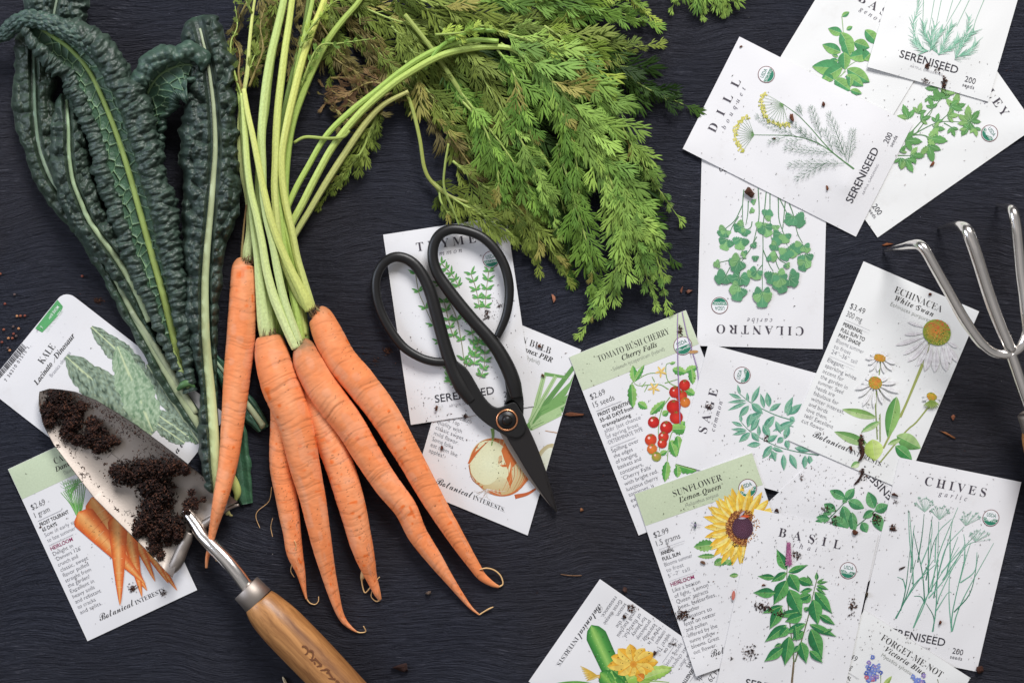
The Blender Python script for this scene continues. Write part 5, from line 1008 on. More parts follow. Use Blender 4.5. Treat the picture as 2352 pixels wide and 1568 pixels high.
# rolled tip of the same leaf lies over its top end
big=[o for o in bpy.data.objects if o.name.startswith('kale_leaf')][-1]
def lump(pts,seed,name,root):
    rs_=[(x,y,z,r) for x,y,z,r in pts]; Lg=sum(math.hypot(a[0]-b[0],a[1]-b[1]) for a,b in zip(pts,pts[1:])); rec={}
    def rf(s,th):
        f1,f2,c=worley(s*Lg/15,th*2.2+9,seed); g1,g2,c2=worley(s*Lg/8,th*4+9,seed+1); rec['c']=c2; return 1+.42*(.55-1.2*f1**1.7)+.15*(.5-g1)
    V,F,uv=tubeD(rs_,int(Lg/1.6),90,.85,rfun=rf); b1,b2=lin('263a33'),lin('485e52'); C=b1+(b2-b1)*rec['c'].reshape(-1,1); part(name,V,F,M['kale'],root,col=C)
lump([(-14,88,14,12),(12,76,18,15),(38,54,23,17),(66,44,27,18),(98,48,29,17),(128,58,30,18),(160,74,30,18),(192,92,28,19),(222,116,26,18),(248,144,23,14)],41,'curled_tip',big)
def frag(root,pts,c1,c2,name='torn_stem_end',seg=12):
    V,F,uv=tubeD(pts,30,seg,.7); t=(uv[:,0]/uv[:,0].max())[:,None]; part(name,V,F,M['rib'],root,col=lin(c1)*(1-t)+lin(c2)*t,uv=uv*[60,1])
frag(big,[(393,800,11,7),(408,835,11,7),(424,868,10,7.5),(436,892,9,8)],'8fa058','98a870'); frag(big,[(408,895,10,4),(420,884,12,8),(434,880,12,8),(446,890,10,4)],'41633a','557848')
kl=[o for o in bpy.data.objects if o.name.startswith('kale_leaf')]
frag(kl[6],[(500,1050,9,7),(512,1090,9,7),(521,1125,8,6),(524,1160,7,5),(521,1182,6,3)],'b9c893','c9c98a'); frag(kl[6],[(523,1080,9,8),(537,1105,9,10),(545,1130,8,9),(541,1150,7,3)],'c0c878','9fa85c'); frag(kl[6],[(519,1160,6,4),(527,1180,5,3),(534,1184,5,2)],'c9c98a','b9b070')
frag(kl[0],[(300,713,9,5.5),(330,757,8,6.5),(360,800,8,7.5),(390,850,7,8),(420,900,6,8),(450,950,5,7)],'8f9a7c','a5ab88')
frag(kl[3],[(515,862,9,6),(545,900,8,6.5),(575,938,7,7),(605,978,5,7)],'8fa07c','a9b592')
# ================= trowel
TIP=np.array([90.4,899.]); AX=np.array([.76,.65]); PX=np.array([-.65,.76]); KZ=.32959
TL=np.array([(0,0),(20,30),(61,79),(179,163),(316,216),(463,249),(609,282),(770,315),(939,329),(1080,340),(1291,356),(1450,376),(1535,382)],float)*KZ
TR=np.array([(0,0),(40,-62),(104,-109),(190,-162),(343,-214),(515,-243),(694,-265),(880,-279),(1069,-289),(1245,-292),(1450,-312),(1570,-318)],float)*KZ
def blade_w(a): return np.interp(a,TL[:,0],TL[:,1]),np.interp(a,TR[:,0],TR[:,1])
def blade_z(a,t,aend):
    dep=np.clip(a/260,0,1)**.6; z=3.2+8.*dep*np.abs(t)**2.4+3.*np.exp(-a/30)
    e=np.clip((a-(aend-34))/34,0,1); z=z+5.*e**2*(3*np.abs(t)**2)*.5+1.5*np.exp(-((t-.0)/.05)**2)*0
    return z
def bz_at(D):
    r=np.asarray(D,float).reshape(-1,2)-TIP; a=r@AX; b=r@PX; l,rr=blade_w(a); c=(l+rr)/2; hw=np.maximum((l-rr)/2,1); t=(b-c)/hw
    ok=(np.abs(t)<.97)&(a>2)&(a<1440*KZ+30*np.abs(t)); return blade_z(a,np.clip(t,-1,1),1480*KZ)*MM,ok
nA,nB=150,90; sA,tB=np.meshgrid(np.linspace(0,1,nA)**1.15,np.linspace(-1,1,nB),indexing='ij')
aend=(1428+120*np.abs(tB)**1.3)*KZ; A_=sA*aend; l_,r_=blade_w(A_); B_=(l_+r_)/2+tB*(l_-r_)/2; Zt=blade_z(A_,tB,aend)
Dm=TIP+A_[...,None]*AX+B_[...,None]*PX
Vt=W(Dm.reshape(-1,2),Zt.ravel()*MM+.0009); Vb=W(Dm.reshape(-1,2),Zt.ravel()*MM)
nn_=nA*nB; idx=np.arange(nn_).reshape(nA,nB); F=grid_faces(nA,nB); loop=np.r_[idx[:,0],idx[-1,1:],idx[-2::-1,-1],idx[0,-2:0:-1]]; l2=np.roll(loop,-1)
q_=np.cross(Vt[F[5000][1]]-Vt[F[5000][0]],Vt[F[5000][2]]-Vt[F[5000][0]])[2]
if q_<0: F=F[:,::-1]
trow=thing('hand_trowel','steel hand trowel with ash wood handle, dark soil lying in its blade','trowel',tuple(W([(440,1200)],.01)[0]))
part('blade',np.vstack([Vt,Vb]),np.vstack([F,F[:,::-1]+nn_,np.stack([loop,loop+nn_,l2+nn_,l2],1)]),M['steel_brushed'],trow)
# folded shoulders at the back of the blade
zt=g8(100,1480,KZ)
def shoulder(pts,name='shoulder'):
    V,F,uv=tubeD(pts,40,20,1.); part(name,V,F,M['steel_brushed'],trow)
s1=zt(1010,1405,1035,1375,1065,1320,1095,1250,1130,1180,1150,1130); shoulder([(x,y,z,r) for (x,y),z,r in zip(s1,(8,9,9,8,8,8),(7,13,15,14,12,9))])
s2=zt(1490,938,1440,950,1380,980,1300,1040,1230,1090); shoulder([(x,y,z,r) for (x,y),z,r in zip(s2,(13,12,10,8,7),(3,5,7,9,10))])
V,F,uv=tubeD([(424,1170,5,11),(436,1186,6,14),(452,1208,8,15.5),(468,1232,11,16),(490,1254,14,17),(520,1285,17,17),(546,1317,18,17),(566,1344,17,17),(580,1358,16,17)],60,32); part('neck',V,F,M['steel'],trow)
def lathe(pts,mat,name,root,seg=56,n=90,flat=1.):
    V,F,uv=tubeD(pts,n,seg,flat); return part(name,V,F,mat,root)
# ferrule with crisp ends
def crisp(P,seg,rfun=None):
    P=np.array(P,float); C=W(P[:,:2],P[:,2]*MM); V,F,uv=tube(C,P[:,3]*S,seg); return V,F
f0,f1=np.array([565,1349.]),np.array([595,1380.])
V,F=crisp([(565.2,1349.2,15.5,1),(565,1349,15.5,33.5),(566,1350,15.5,35),(580,1364.5,15.5,35.6),(594,1379,15.5,36.4),(595,1380,15.5,35.5),(595.2,1380.2,15.5,30)],64); part('ferrule',V,F,M['steel_brushed'],trow)
HP=[(594.5,1379.5,15.5,36),(603,1390,15.5,41),(620,1410,15.5,46),(650,1440,15.5,49.5),(701,1492,15.5,50),(760,1553,15.5,49),(830,1625,15,46),(900,1698,14.5,44),(960,1760,14,40)]
V,F,uv=tubeD(HP,140,72); part('handle',V,F,M['wood'],trow)
# burnt lettering on the handle
bs=lambda *c:np.array(c,float).reshape(-1,2)*.10291+(631.6,1406.8)
M['burn']=simple('burnt_letters',(.16,.055,.018),.6)
Vs=[];Fs=[];o_=0
HPc=cat(np.array(HP),400)
def handle_z(D):
    D=np.asarray(D); out=[]
    for p in D:
        d=np.hypot(HPc[:,0]-p[0],HPc[:,1]-p[1]); k=np.argmin(d); r=HPc[k,3]*S; out.append(HPc[k,2]*MM+math.sqrt(max(r*r-(d[k]*S)**2,0)))
    return np.array(out)
for s_ in [(600,745,680,745,735,820,715,900,640,945,540,950,470,905,435,860,430,870,480,825),(760,850,800,830,850,870,850,950,810,1060,780,1120,720,1135,750,1100),(870,1060,760,1040,680,1050,655,1100,690,1160,780,1190,850,1180,890,1130,870,1090),(800,1090,870,1040,930,1045),(890,1000,960,1080,1040,1165,960,1190,890,1240,830,1300,930,1355,980,1335),(850,1300,980,1290,1090,1270,1160,1250,1225,1295),(1150,1340,1190,1320,1240,1380,1300,1465,1350,1470,1180,1465,1010,1460,1060,1530),(1350,1520,1400,1520,1440,1568,1500,1640)]:
    q=cat(bs(*s_),len(s_)*3); t_=np.gradient(q,axis=0); t_/=np.linalg.norm(t_,axis=1)[:,None]+1e-9; nn=np.stack([-t_[:,1],t_[:,0]],1)*1.9
    D=np.vstack([q+nn,q-nn]); z=handle_z(D)*((H)/(H))+.00012; Vs.append(W(D,z)); m_=len(q); Fs.append(np.array([(i,i+1,m_+i+1,m_+i) for i in range(m_-1)])+o_); o_+=2*m_
part('burnt_lettering',np.vstack(Vs),np.vstack(Fs),M['burn'],trow)
# fine etched measuring lines on the blade
M['etch']=simple('etched_mark',(.10,.085,.075),.6)
Vs=[];Fs=[];o_=0
for s_ in [(545,530,605,575),(605,575,572,610),(605,580,660,622),(660,622,690,590),(605,575,625,545),(690,975,700,990,690,1010),(705,985,718,1015),(700,985,735,975),(722,1010,735,985,745,1020),(748,1020,755,990,765,1025),(770,1030,775,1000),(418,600,436,612),(595,385,610,375,625,390,612,405)]:
    q=zt(*s_); q=cat(q,len(q)*4) if len(q)>2 else cat(q,6); t_=np.gradient(q,axis=0); t_/=np.linalg.norm(t_,axis=1)[:,None]+1e-9; nn=np.stack([-t_[:,1],t_[:,0]],1)*.45
    D=np.vstack([q+nn,q-nn]); z,_=bz_at(D); Vs.append(W(D,z+.00105)); m_=len(q); Fs.append(np.array([(i,i+1,m_+i+1,m_+i) for i in range(m_-1)])+o_); o_+=2*m_
part('etched_marks',np.vstack(Vs),np.vstack(Fs),M['etch'],trow)
# ================= scissors
sc=thing('garden_scissors','black iron garden scissors with large loops and a copper pivot ring','scissors',tuple(W([(1164,964)],.006)[0]))
z1=g8(1450,850); z2=g8(1500,1400,.32959)
def rowsz(P,z,r): return [(p[0],p[1],z if np.isscalar(z) else z[i],r[i] if not np.isscalar(r) else r) for i,p in enumerate(P)]
LP=z1(655,1172,560,1168,450,1135,330,1060,235,945,150,790,108,640,112,500,165,400,240,352,320,355,400,400,470,490,530,620,570,760,610,910,655,1070,710,1230,780,1370,860,1480)
V,F,uv=tubeD(rowsz(LP,6.5,[9.5,10,10,10.5,10.5,10.5,10.5,10.5,11,11.5,12,12.5,13,14,14.5,14.5,15,16,17,14]),260,28,.8); part('handle_loop',V,F,M['black_iron'],sc)
RP=z1(1055,975,1095,890,1130,790,1150,660,1145,540,1110,410,1040,290,940,195,820,145,700,132,610,170,560,250,552,360,590,480,670,600,770,730,880,860,980,970,1070,1090,1140,1220,1185,1340,1210,1450)
V,F,uv=tubeD(rowsz(RP,8.5,[8,9.5,10,10.5,11,11,11,11,11,11.5,12,12,12.5,13,14,14.5,14.5,15,16,17,17,14]),260,28,.8); part('handle_loop',V,F,M['black_iron'],sc)
def plate(name,D,z0,z1_,mat,root,bev=.0009,dz=None):
    D=cat(np.vstack([D,D[:1]]),len(D)*6)[:-1]; bm=__import__('bmesh').new(); import bmesh
    zt_=np.full(len(D),z1_) if dz is None else z1_+dz(D); zb_=zt_-(z1_-z0)
    P=W(D,zt_*MM); Pb=W(D,zb_*MM); b=np.array(root.location)
    f=bm.faces.new([bm.verts.new(tuple(p-b)) for p in P]); f2=bm.faces.new([bm.verts.new(tuple(p-b)) for p in Pb][::-1]); n=len(D); bm.verts.ensure_lookup_table()
    for i in range(n): bm.faces.new((bm.verts[i],bm.verts[n+i],bm.verts[n+(i+1)%n],bm.verts[(i+1)%n]))
    bmesh.ops.recalc_face_normals(bm,faces=bm.faces)
    ed=[e for e in bm.edges if len([v for v in e.verts if v.index<n or v.index<0])==2 and abs(e.verts[0].co.z-e.verts[1].co.z)<.002]
    bmesh.ops.bevel(bm,geom=ed,offset=bev,segments=2,affect='EDGES',profile=.6)
    bmesh.ops.triangulate(bm,faces=[f_ for f_ in bm.faces if len(f_.verts)>4])
    me=bpy.data.meshes.new(name); bm.to_mesh(me); bm.free(); me.materials.append(mat)
    o=bpy.data.objects.new(name,me); COL.objects.link(o); o.parent=root; return o
plate('shank',z2(852,30,878,110,897,180,910,250,917,330,900,380,955,355,1000,400,1030,460,1036,400,1034,330,1013,235,965,130,900,50),3.4,7.2,M['black_iron'],sc)
plate('back_blade',z2(868,570,905,590,1010,700,1120,860,1200,1010,1262,1125,1160,1010,1040,860,935,700),2.4,3.8,M['steel_brushed'],sc,.0004,dz=lambda D:-1.2*np.clip((D[:,1]-1000)/270,0,1))
plate('shank',z2(565,70,572,200,604,300,648,378,712,457,780,515,862,568,930,600,1000,610,1050,560,1040,470,1010,410,975,362,930,372,890,392,850,398,805,375,750,310,695,215,640,130),5.,9.,M['black_iron'],sc)
plate('front_blade',z2(900,560,960,560,1030,470,1060,520,1125,660,1195,850,1245,1020,1267,1130,1180,1025,1080,880,990,730,930,630),4.,7.6,M['blade_iron'],sc,.0011,dz=lambda D:-3.2*np.clip((D[:,1]-960)/290,0,1))
pc=z2(920,487)[0]
def ringD(c,R,r,z,mat,name,root):
    th=np.linspace(0,2*math.pi,73)[:-1]; P=np.stack([c[0]+R*np.cos(th),c[1]+R*np.sin(th)],1); ph=np.linspace(0,2*math.pi,12,endpoint=False)
    V=np.vstack([W(np.stack([c[0]+(R+r*math.cos(p))*np.cos(th),c[1]+(R+r*math.cos(p))*np.sin(th)],1),(z+r*S/MM*math.sin(p))*MM) for p in ph]).reshape(12,72,3).transpose(1,0,2).reshape(-1,3)
    i=np.arange(72)[:,None]; j=np.arange(12)[None,:]; F=np.stack([(i*12+j).ravel(),(((i+1)%72)*12+j).ravel(),(((i+1)%72)*12+(j+1)%12).ravel(),(i*12+(j+1)%12).ravel()],1); return part(name,V,F,mat,root)
ringD(pc,23,2.6,9.3,M['copper'],'pivot_ring',sc)
def button(c,prof,mat,name,root,seg=48):
    V=[];n=len(prof); th=np.linspace(0,2*math.pi,seg,endpoint=False)
    for r,z in prof: V.append(W(np.stack([c[0]+r*np.cos(th),c[1]+r*np.sin(th)],1),z*MM))
    return part(name,np.vstack(V),grid_faces(n,seg,True),mat,root)
button(pc,[(20.5,8.8),(20.5,9.6),(19,10.1),(13,10.2),(11.5,10.6),(11,12),(9.5,13.3),(6,14),(.1,14.2)],M['black_iron'],'pivot_bolt',sc)
# ================= cultivator
cu=thing('hand_cultivator','three pronged polished steel hand cultivator at the right edge','garden tool',tuple(W([(2300,800)],.02)[0]))
z3=g8(3296,750); z4=g8(3296,1450)
def tine(P,z,r,name='tine'):
    V,F,uv=tubeD(rowsz(P,z,r),160,26); part(name,V,F,M['steel'],cu)
tine(np.vstack([z3(470,500,540,478,620,463,690,450,750,452,800,500,870,625,980,820,1080,1000,1180,1150,1255,1240,1340,1297,1440,1305,1530,1262,1580,1180),[(2362,740),(2368,690)]]),[1,9,19,29,37,40,39,36,34,32,31,30,30,31,32,33,34],[2.5,6,9,11,12]+[11.6]*12)
tine(np.vstack([z3(900,318,960,305,1020,300,1075,305,1125,345,1170,460,1220,610,1290,830,1370,1050,1450,1240),[(2325,800)]]),[1,10,21,32,40,41,39,36,34,32,31],[3,6,10,13,14.8,14.6,14.2,13.8,13.4,13,12])
tine(np.vstack([z3(1360,140,1400,150,1440,160,1480,185,1505,300,1525,480,1545,680,1570,850),[(2362,760),(2368,800)]]),[1,14,26,38,40,38,36,35,34,34],[3,6,9,12,12.5,12.5,12.5,12.5,12.5,12.5])
tine([(2322,812),(2335,850),(2350,895),(2364,935),(2372,958)],[30,29,28,26,25],[13,13.5,13.5,13.5,13.5],'stem')
d_=np.array([.32,.947]); c0=np.array([2373,946.])
V,F=crisp([tuple(c0)+(24,1),tuple(c0+d_*.1)+(24,33),tuple(c0+d_*1.5)+(24,35),tuple(c0+d_*38)+(22,36.5),tuple(c0+d_*39)+(22,30)],56); part('ferrule',V,F,M['steel_brushed'],cu)
V,F,uv=tubeD([tuple(c0+d_*38)+(22,36),tuple(c0+d_*60)+(21,43),tuple(c0+d_*110)+(20,48),tuple(c0+d_*200)+(18,49),tuple(c0+d_*330)+(16,45),tuple(c0+d_*420)+(15,36)],100,60); part('handle',V,F,M['wood'],cu)
# ================= soil, crumbs, bark
OCT=np.array([(1,0,0),(-1,0,0),(0,1,0),(0,-1,0),(0,0,1),(0,0,-1)],float)
OF=np.array([(0,2,4),(2,1,4),(1,3,4),(3,0,4),(2,0,5),(1,2,5),(3,1,5),(0,3,5)])
def chips(name,D,z,size,label,cat_,cols,aspect=(1,3),seed=1,kind='stuff',flat=.5):
    """D plan points, z metres of the surface, size plan units"""
    r=np.random.default_rng(seed); n=len(D); size=np.broadcast_to(size,(n,))
    B=OCT[None]*(1+r.uniform(-.35,.35,(n,6,3)))+r.uniform(-.25,.25,(n,6,3)); asp=r.uniform(*aspect,n)[:,None]
    B[:,:,0]*=np.sqrt(asp); B[:,:,1]/=np.sqrt(asp); B[:,:,2]*=flat; th=r.uniform(0,6.28,n)[:,None]; tl=r.uniform(-.5,.5,n)[:,None]
    x=B[:,:,0]*np.cos(tl)-B[:,:,2]*np.sin(tl); zz=B[:,:,0]*np.sin(tl)+B[:,:,2]*np.cos(tl); y=B[:,:,1]
    X=x*np.cos(th)-y*np.sin(th); Yy=x*np.sin(th)+y*np.cos(th)
    P=W(D,z+size*S*flat*.6); V=P[:,None,:]+np.stack([X,-Yy,zz],2)*(size*S)[:,None,None]
    F=(OF[None]+np.arange(n)[:,None,None]*6).reshape(-1,3); cols=np.array([lin(c) for c in cols]); C=np.repeat(cols[r.integers(len(cols),size=n)]*r.uniform(.6,1.3,(n,1)),6,axis=0)
    o=new_mesh(name,V.reshape(-1,3),F,M['chip'],smooth=False,col=np.clip(C,0,1)); tag(o,label,cat_,None,kind); return o
r=np.random.default_rng(5)
SOILC=['38201a','26150f','452a1e','1f110c','553425']
def heap(blobs,label,n,seed,zf,hgt=9.,name='soil_heap'):
    B=np.array([(*zt(x,y)[0],rr*KZ,) for x,y,rr in blobs]); x0,y0=(B[:,:2]-B[:,2:]*1.3).min(0); x1,y1=(B[:,:2]+B[:,2:]*1.3).max(0)
    st_=1.3; X,Yv=np.meshgrid(np.arange(x0,x1,st_),np.arange(y0,y1,st_),indexing='ij')
    def hf(X,Y):
        h=np.zeros(X.shape)
        for bx,by,br in B:
            d=np.hypot(X-bx,Y-by)/(br*(1+.75*(fbm(X/7,Y/7,seed)-.5)+.4*(vnoise(X/2.6,Y/2.6,seed+3)-.5))); h=np.maximum(h,np.clip(1-d**2,0,1)**.5*min(1,br/30+.25))
        return h
    Hh=hf(X,Yv); zb,ok=zf(np.stack([X.ravel(),Yv.ravel()],1)); zb=zb.reshape(X.shape); ok=ok.reshape(X.shape)
    z=zb+Hh*hgt*MM*(.55+.55*fbm(X/9,Yv/9,seed+9)+.5*vnoise(X/3.1,Yv/3.1,seed+5))-.0008*(Hh<.05)
    keep=(Hh>.02)&ok; F=grid_faces(*X.shape); kf=keep.ravel()[F].all(1); F=F[kf]; used=np.unique(F); mp_=-np.ones(X.size,int); mp_[used]=np.arange(len(used))
    V=W(np.stack([X.ravel(),Yv.ravel()],1)[used],z.ravel()[used]); F=mp_[F]
    if np.cross(V[F[0][1]]-V[F[0][0]],V[F[0][2]]-V[F[0][0]])[2]<0: F=F[:,::-1]
    # chips over the heap joined in the same pile
    rr_=np.random.default_rng(seed); P=[];
    while len(P)<n:
        c=B[rr_.integers(len(B))]; a=rr_.uniform(0,6.28); q=c[2]*math.sqrt(rr_.random())*1.22; P.append((c[0]+q*math.cos(a),c[1]+q*math.sin(a)))
    P=np.array(P); zz,ok2=zf(P); P=P[ok2]; zz=zz[ok2]; hz=hf(P[:,0],P[:,1])*hgt*MM*(.55+.55*fbm(P[:,0]/9,P[:,1]/9,seed+9)+.5*vnoise(P[:,0]/3.1,P[:,1]/3.1,seed+5))
    o=chips(name,P,zz+hz+.0003,rr_.uniform(.8,3.3,len(P)),label,'soil',SOILC,(1,5),seed)
    me=o.data; m2=bpy.data.meshes.new('tmp'); m2.from_pydata([tuple(v) for v in V],[],[tuple(f) for f in F]); m2.polygons.foreach_set('use_smooth',np.ones(len(m2.polygons),bool)); a=m2.color_attributes.new('Col','FLOAT_COLOR','POINT'); cc=np.ones((len(V),4),np.float32); cc[:,:3]=lin('1a0e0a'); a.data.foreach_set('color',cc.ravel())
    import bmesh; bm=bmesh.new(); bm.from_mesh(me); bm.from_mesh(m2); bm.to_mesh(me); bm.free(); bpy.data.meshes.remove(m2)
    return o
bzf=lambda D:(lambda z,ok:(z+.0009,ok))(*bz_at(D))
heap([(215,215,95),(270,270,90),(165,290,55),(170,360,45),(320,360,75),(300,440,50),(360,480,38),(340,320,60),(390,260,35)],'dark crumbly soil heaped at the pointed end of the trowel blade',1500,31,bzf,8,'soil_heap')
heap([(480,440,85),(540,500,70),(470,370,45),(600,490,38),(440,500,45),(640,500,18),(500,550,30)],'smaller dark soil heap near the middle of the trowel blade',900,33,bzf,7)
heap([(690,720,85),(640,700,45),(790,720,90),(880,690,80),(960,700,75),(1040,680,50),(1110,690,38),(880,800,110),(950,870,100),(900,950,105),(880,1030,110),(960,1060,100),(1040,1080,75),(820,1070,60),(1060,1150,55),(980,1130,60),(790,1120,38),(900,1140,50)],'largest dark soil heap on the shoulder half of the trowel blade',3200,35,bzf,10)
heap([(920,1230,42),(900,1200,35),(880,1260,35),(945,1290,28),(1000,1200,24)],'small soil clump near the folded bottom corner of the trowel blade',350,37,bzf,4)
alln=lambda D:(np.full(len(D),.0125),np.ones(len(D),bool))
heap([(1140,930,38),(1180,910,30),(1130,985,28),(1160,850,20),(1185,950,18),(1240,900,18)],'soil clump stuck where the trowel neck joins the blade',350,39,lambda D:(lambda z,ok:(np.maximum(z,.0045)+.004,np.ones(len(D),bool)))(*bz_at(D)),3)
# loose crumbs on blade
P=[]
for cx,cy,rx,ry,n in [(450,250,60,30,70),(600,330,120,60,110),(750,430,120,60,110),(870,560,100,40,60),(1000,600,80,40,60),(1120,660,60,40,50),(225,530,22,30,40),(400,730,32,35,45),(510,610,25,20,15),(555,650,18,14,14),(780,610,30,30,30),(650,800,40,20,10),(1030,810,25,18,22),(560,730,60,40,12),(350,560,50,60,20),(640,430,80,40,30),(900,1250,80,60,60),(250,150,130,18,40),(750,370,400,40,0)]:
    P.append(zt(*np.column_stack([r.normal(cx,rx*.5,n),r.normal(cy,ry*.5,n)]).ravel()) if n else np.zeros((0,2)))
# along the upper edge
t_=r.random(260); P.append(zt(*np.column_stack([350+t_*900+r.normal(0,9,260),165+t_*600+r.normal(0,14,260)-20*np.sin(t_*3.1)]).ravel()))
t_=r.random(160); P.append(zt(*np.column_stack([110+t_*840+r.normal(0,6,160),300+t_*1000+r.normal(0,8,160)+40*np.sin(t_*3)]).ravel()))
P=np.vstack(P); z_,ok=bz_at(P); P=P[ok]; z_=z_[ok]
chips('soil_crumbs',P,z_+.0009,r.uniform(.6,2.3,len(P))*.85,'loose soil crumbs sprinkled over the trowel blade','soil crumbs',SOILC,(1,5),8)
# crumbs over packets and table
P=[];Z=[];sz=[]
def scat(cx,cy,rx,ry,n,s0=.5,s1=1.5,tight=.5):
    if s1>2: tight=.38; n=int(n*.7)
    p=np.column_stack([r.normal(cx,rx*tight,n),r.normal(cy,ry*tight,n)]); P.append(p); sz.append(s0+(s1-s0)*r.random(n)**1.8)
for a in [(1850,1300,170,220,420),(2150,1250,170,250,200),(1950,1120,150,90,160),(1640,1340,130,200,160),(1760,1000,170,160,110),(2060,900,130,200,70),(1400,950,130,180,90),(1830,350,220,200,150),(1750,600,130,180,70),(2160,230,160,160,120),(1080,800,140,200,130),(1050,1020,130,120,70),(1150,1000,90,120,40),(230,1200,180,160,150),(120,750,90,80,25),(1500,1470,130,90,140),(2050,1480,150,60,90),(900,800,90,60,40),(1000,930,80,50,70),(1150,700,40,60,40),(1600,1150,60,50,30)]: scat(*a)
for a in [(1830,1275,18,14,60,.7,3),(1755,1395,28,12,140,.8,3),(1722,1500,26,26,90,.8,3),(1680,1512,4,4,10,.8,2),(1792,1408,14,10,70,.8,3),(1958,1395,10,26,70,.8,3),(1565,1412,22,16,110,.8,3),(1450,1395,16,14,60,.8,2.6),(1980,1090,14,22,60,.8,3),(1978,1020,9,30,110,.9,3.2),(2052,1213,14,12,70,.9,3),(2015,1190,16,16,80,.8,3),(1920,1195,20,20,60,.8,2.6),(1895,1170,14,10,40,.8,2.6),(1840,1095,8,12,16,.8,2),(1760,1005,10,8,40,.8,2.6),(1625,935,14,16,40,.8,2.4),(2130,152,9,9,50,.8,3),(2168,190,7,20,80,.9,3.4),(2125,185,10,10,30,.9,2.6),(2155,160,10,8,24,.8,2.4),(1562,758,9,16,70,.7,2.4),(1118,720,9,16,60,.8,2.8),(1145,702,8,9,22,.8,2.6),(890,805,10,12,90,.8,2.6),(862,830,8,8,30,.8,2),(1068,955,8,6,26,.8,3),(305,1350,10,12,70,.9,2.6),(376,1362,7,6,40,.7,1.8),(92,1210,4,3,8,1,2.6),(1062,1175,0,0,0),(895,1150,30,20,60,.5,1.6),(225,690,14,9,150,.8,2.4),(1290,820,1,1,2),(1990,930,12,8,12),(2056,1150,8,8,20),(1690,1252,10,6,12,1,2.5),(1710,1280,6,8,14),(1600,1380,10,10,16),(1548,1478,8,6,20,.8,2.2),(1536,1260,4,8,14,.7,1.6)]: scat(*a)
scat(1176,784,1100,700,420,.35,1.1,.9); scat(1870,1310,330,330,420,.35,1.2,.8)
P=np.vstack(P); sz=np.concatenate(sz); Zc=topz_at(P)
tr,ok=bz_at(P); m=~ok; P,sz,Zc=P[m],sz[m],Zc[m]
chips('soil_crumbs',P,Zc+.0003,sz,'fine dark soil crumbs scattered over the packets and table','soil crumbs',['4a2c20','38201a','2a1812','5c3826','332019'],(1,4.5),9)
# pale dust flecks on the dark paint
p=np.column_stack([r.uniform(-20,2372,300),r.uniform(-20,1588,300)]); zc=topz_at(p); k=zc<.0001
chips('dust_flecks',p[k],zc[k]+.0001,.35+.6*r.random(k.sum())**4,'pale dust flecks on the dark table top','dust',['a9a9b5','8a8a94','c9c4b8'],(1,2.5),10)
# individual bark chips: plan x,y,length,width,angle,colour,label
def bark(x,y,l,w_,ang,col,label,cat_='bark chip',name='bark_chip',th=.24,seed=0,zb=None,group='bark chips'):
    rr=np.random.default_rng(int(x*7+y)); n,m=4,5; z0=(topz_at([(x,y)])[0] if zb is None else zb)
    nn_=8; ta=np.sort(rr.uniform(0,2*math.pi,nn_)*.35+np.arange(nn_)*2*math.pi/nn_*1.); ra=rr.uniform(.72,1.12,nn_)
    ring=[]
    for sc_,zz_ in ((.80,0.),(1.,.35),(.96,.8),(.62,1.)):
        rj=ra*sc_*(1+.14*(rr.random(nn_)-.5)); ring.append(np.stack([np.cos(ta)*rj*l/2,np.sin(ta)*rj*w_/2,(zz_+.35*(rr.random(nn_)-.5)*(zz_>0))*w_*th*2*np.ones(nn_)],1))
    ring.append(np.tile([[0,0,.95*w_*th*2]],(nn_,1))+rr.normal(0,.02*w_,(nn_,3))); ring.insert(0,np.zeros((nn_,3)))
    R_=np.vstack(ring); ca,sa=math.cos(ang),math.sin(ang); D=np.stack([x+R_[:,0]*ca-R_[:,1]*sa,y+R_[:,0]*sa+R_[:,1]*ca],1)
    V=W(D,z0+.0001+R_[:,2]*S); F_=grid_faces(6,nn_,True); c=np.repeat(lin(col)*rr.uniform(.55,1.45,(6,1)),nn_,axis=0)*rr.uniform(.8,1.25,(len(V),1)); loc=W([(x,y)],z0)[0]
    o=new_mesh(name,V,F_,M['chip'],smooth=False,col=np.clip(c,0,1),origin=tuple(loc)); tag(o,label,cat_,group); return o
    u,v=np.meshgrid(np.linspace(0,math.pi,n),np.linspace(0,2*math.pi,m,endpoint=False),indexing='ij')
    k=1+.75*(rr.random(u.shape)-.5)*np.sin(u); X=-np.cos(u)*l/2*(1+.18*(rr.random(u.shape)-.5)); Yv=np.abs(np.sin(u+.08))**.4*np.cos(v)*w_/2*k; Z=np.sin(u)**.45*np.sin(v)*w_*th*k
    ca,sa=math.cos(ang),math.sin(ang); D=np.stack([x+X*ca-Yv*sa,y+X*sa+Yv*ca],2).reshape(-1,2)
    V=W(D,z0+.0001+w_*th*S+Z.ravel()*S); c=lin(col)*rr.uniform(.45,1.5,(len(V),1)); loc=W([(x,y)],z0)[0]
    o=new_mesh(name,V,grid_faces(n,m,True)[:,::-1],M['chip'],smooth=False,col=np.clip(c,0,1),origin=tuple(loc)); tag(o,label,cat_,group); return o
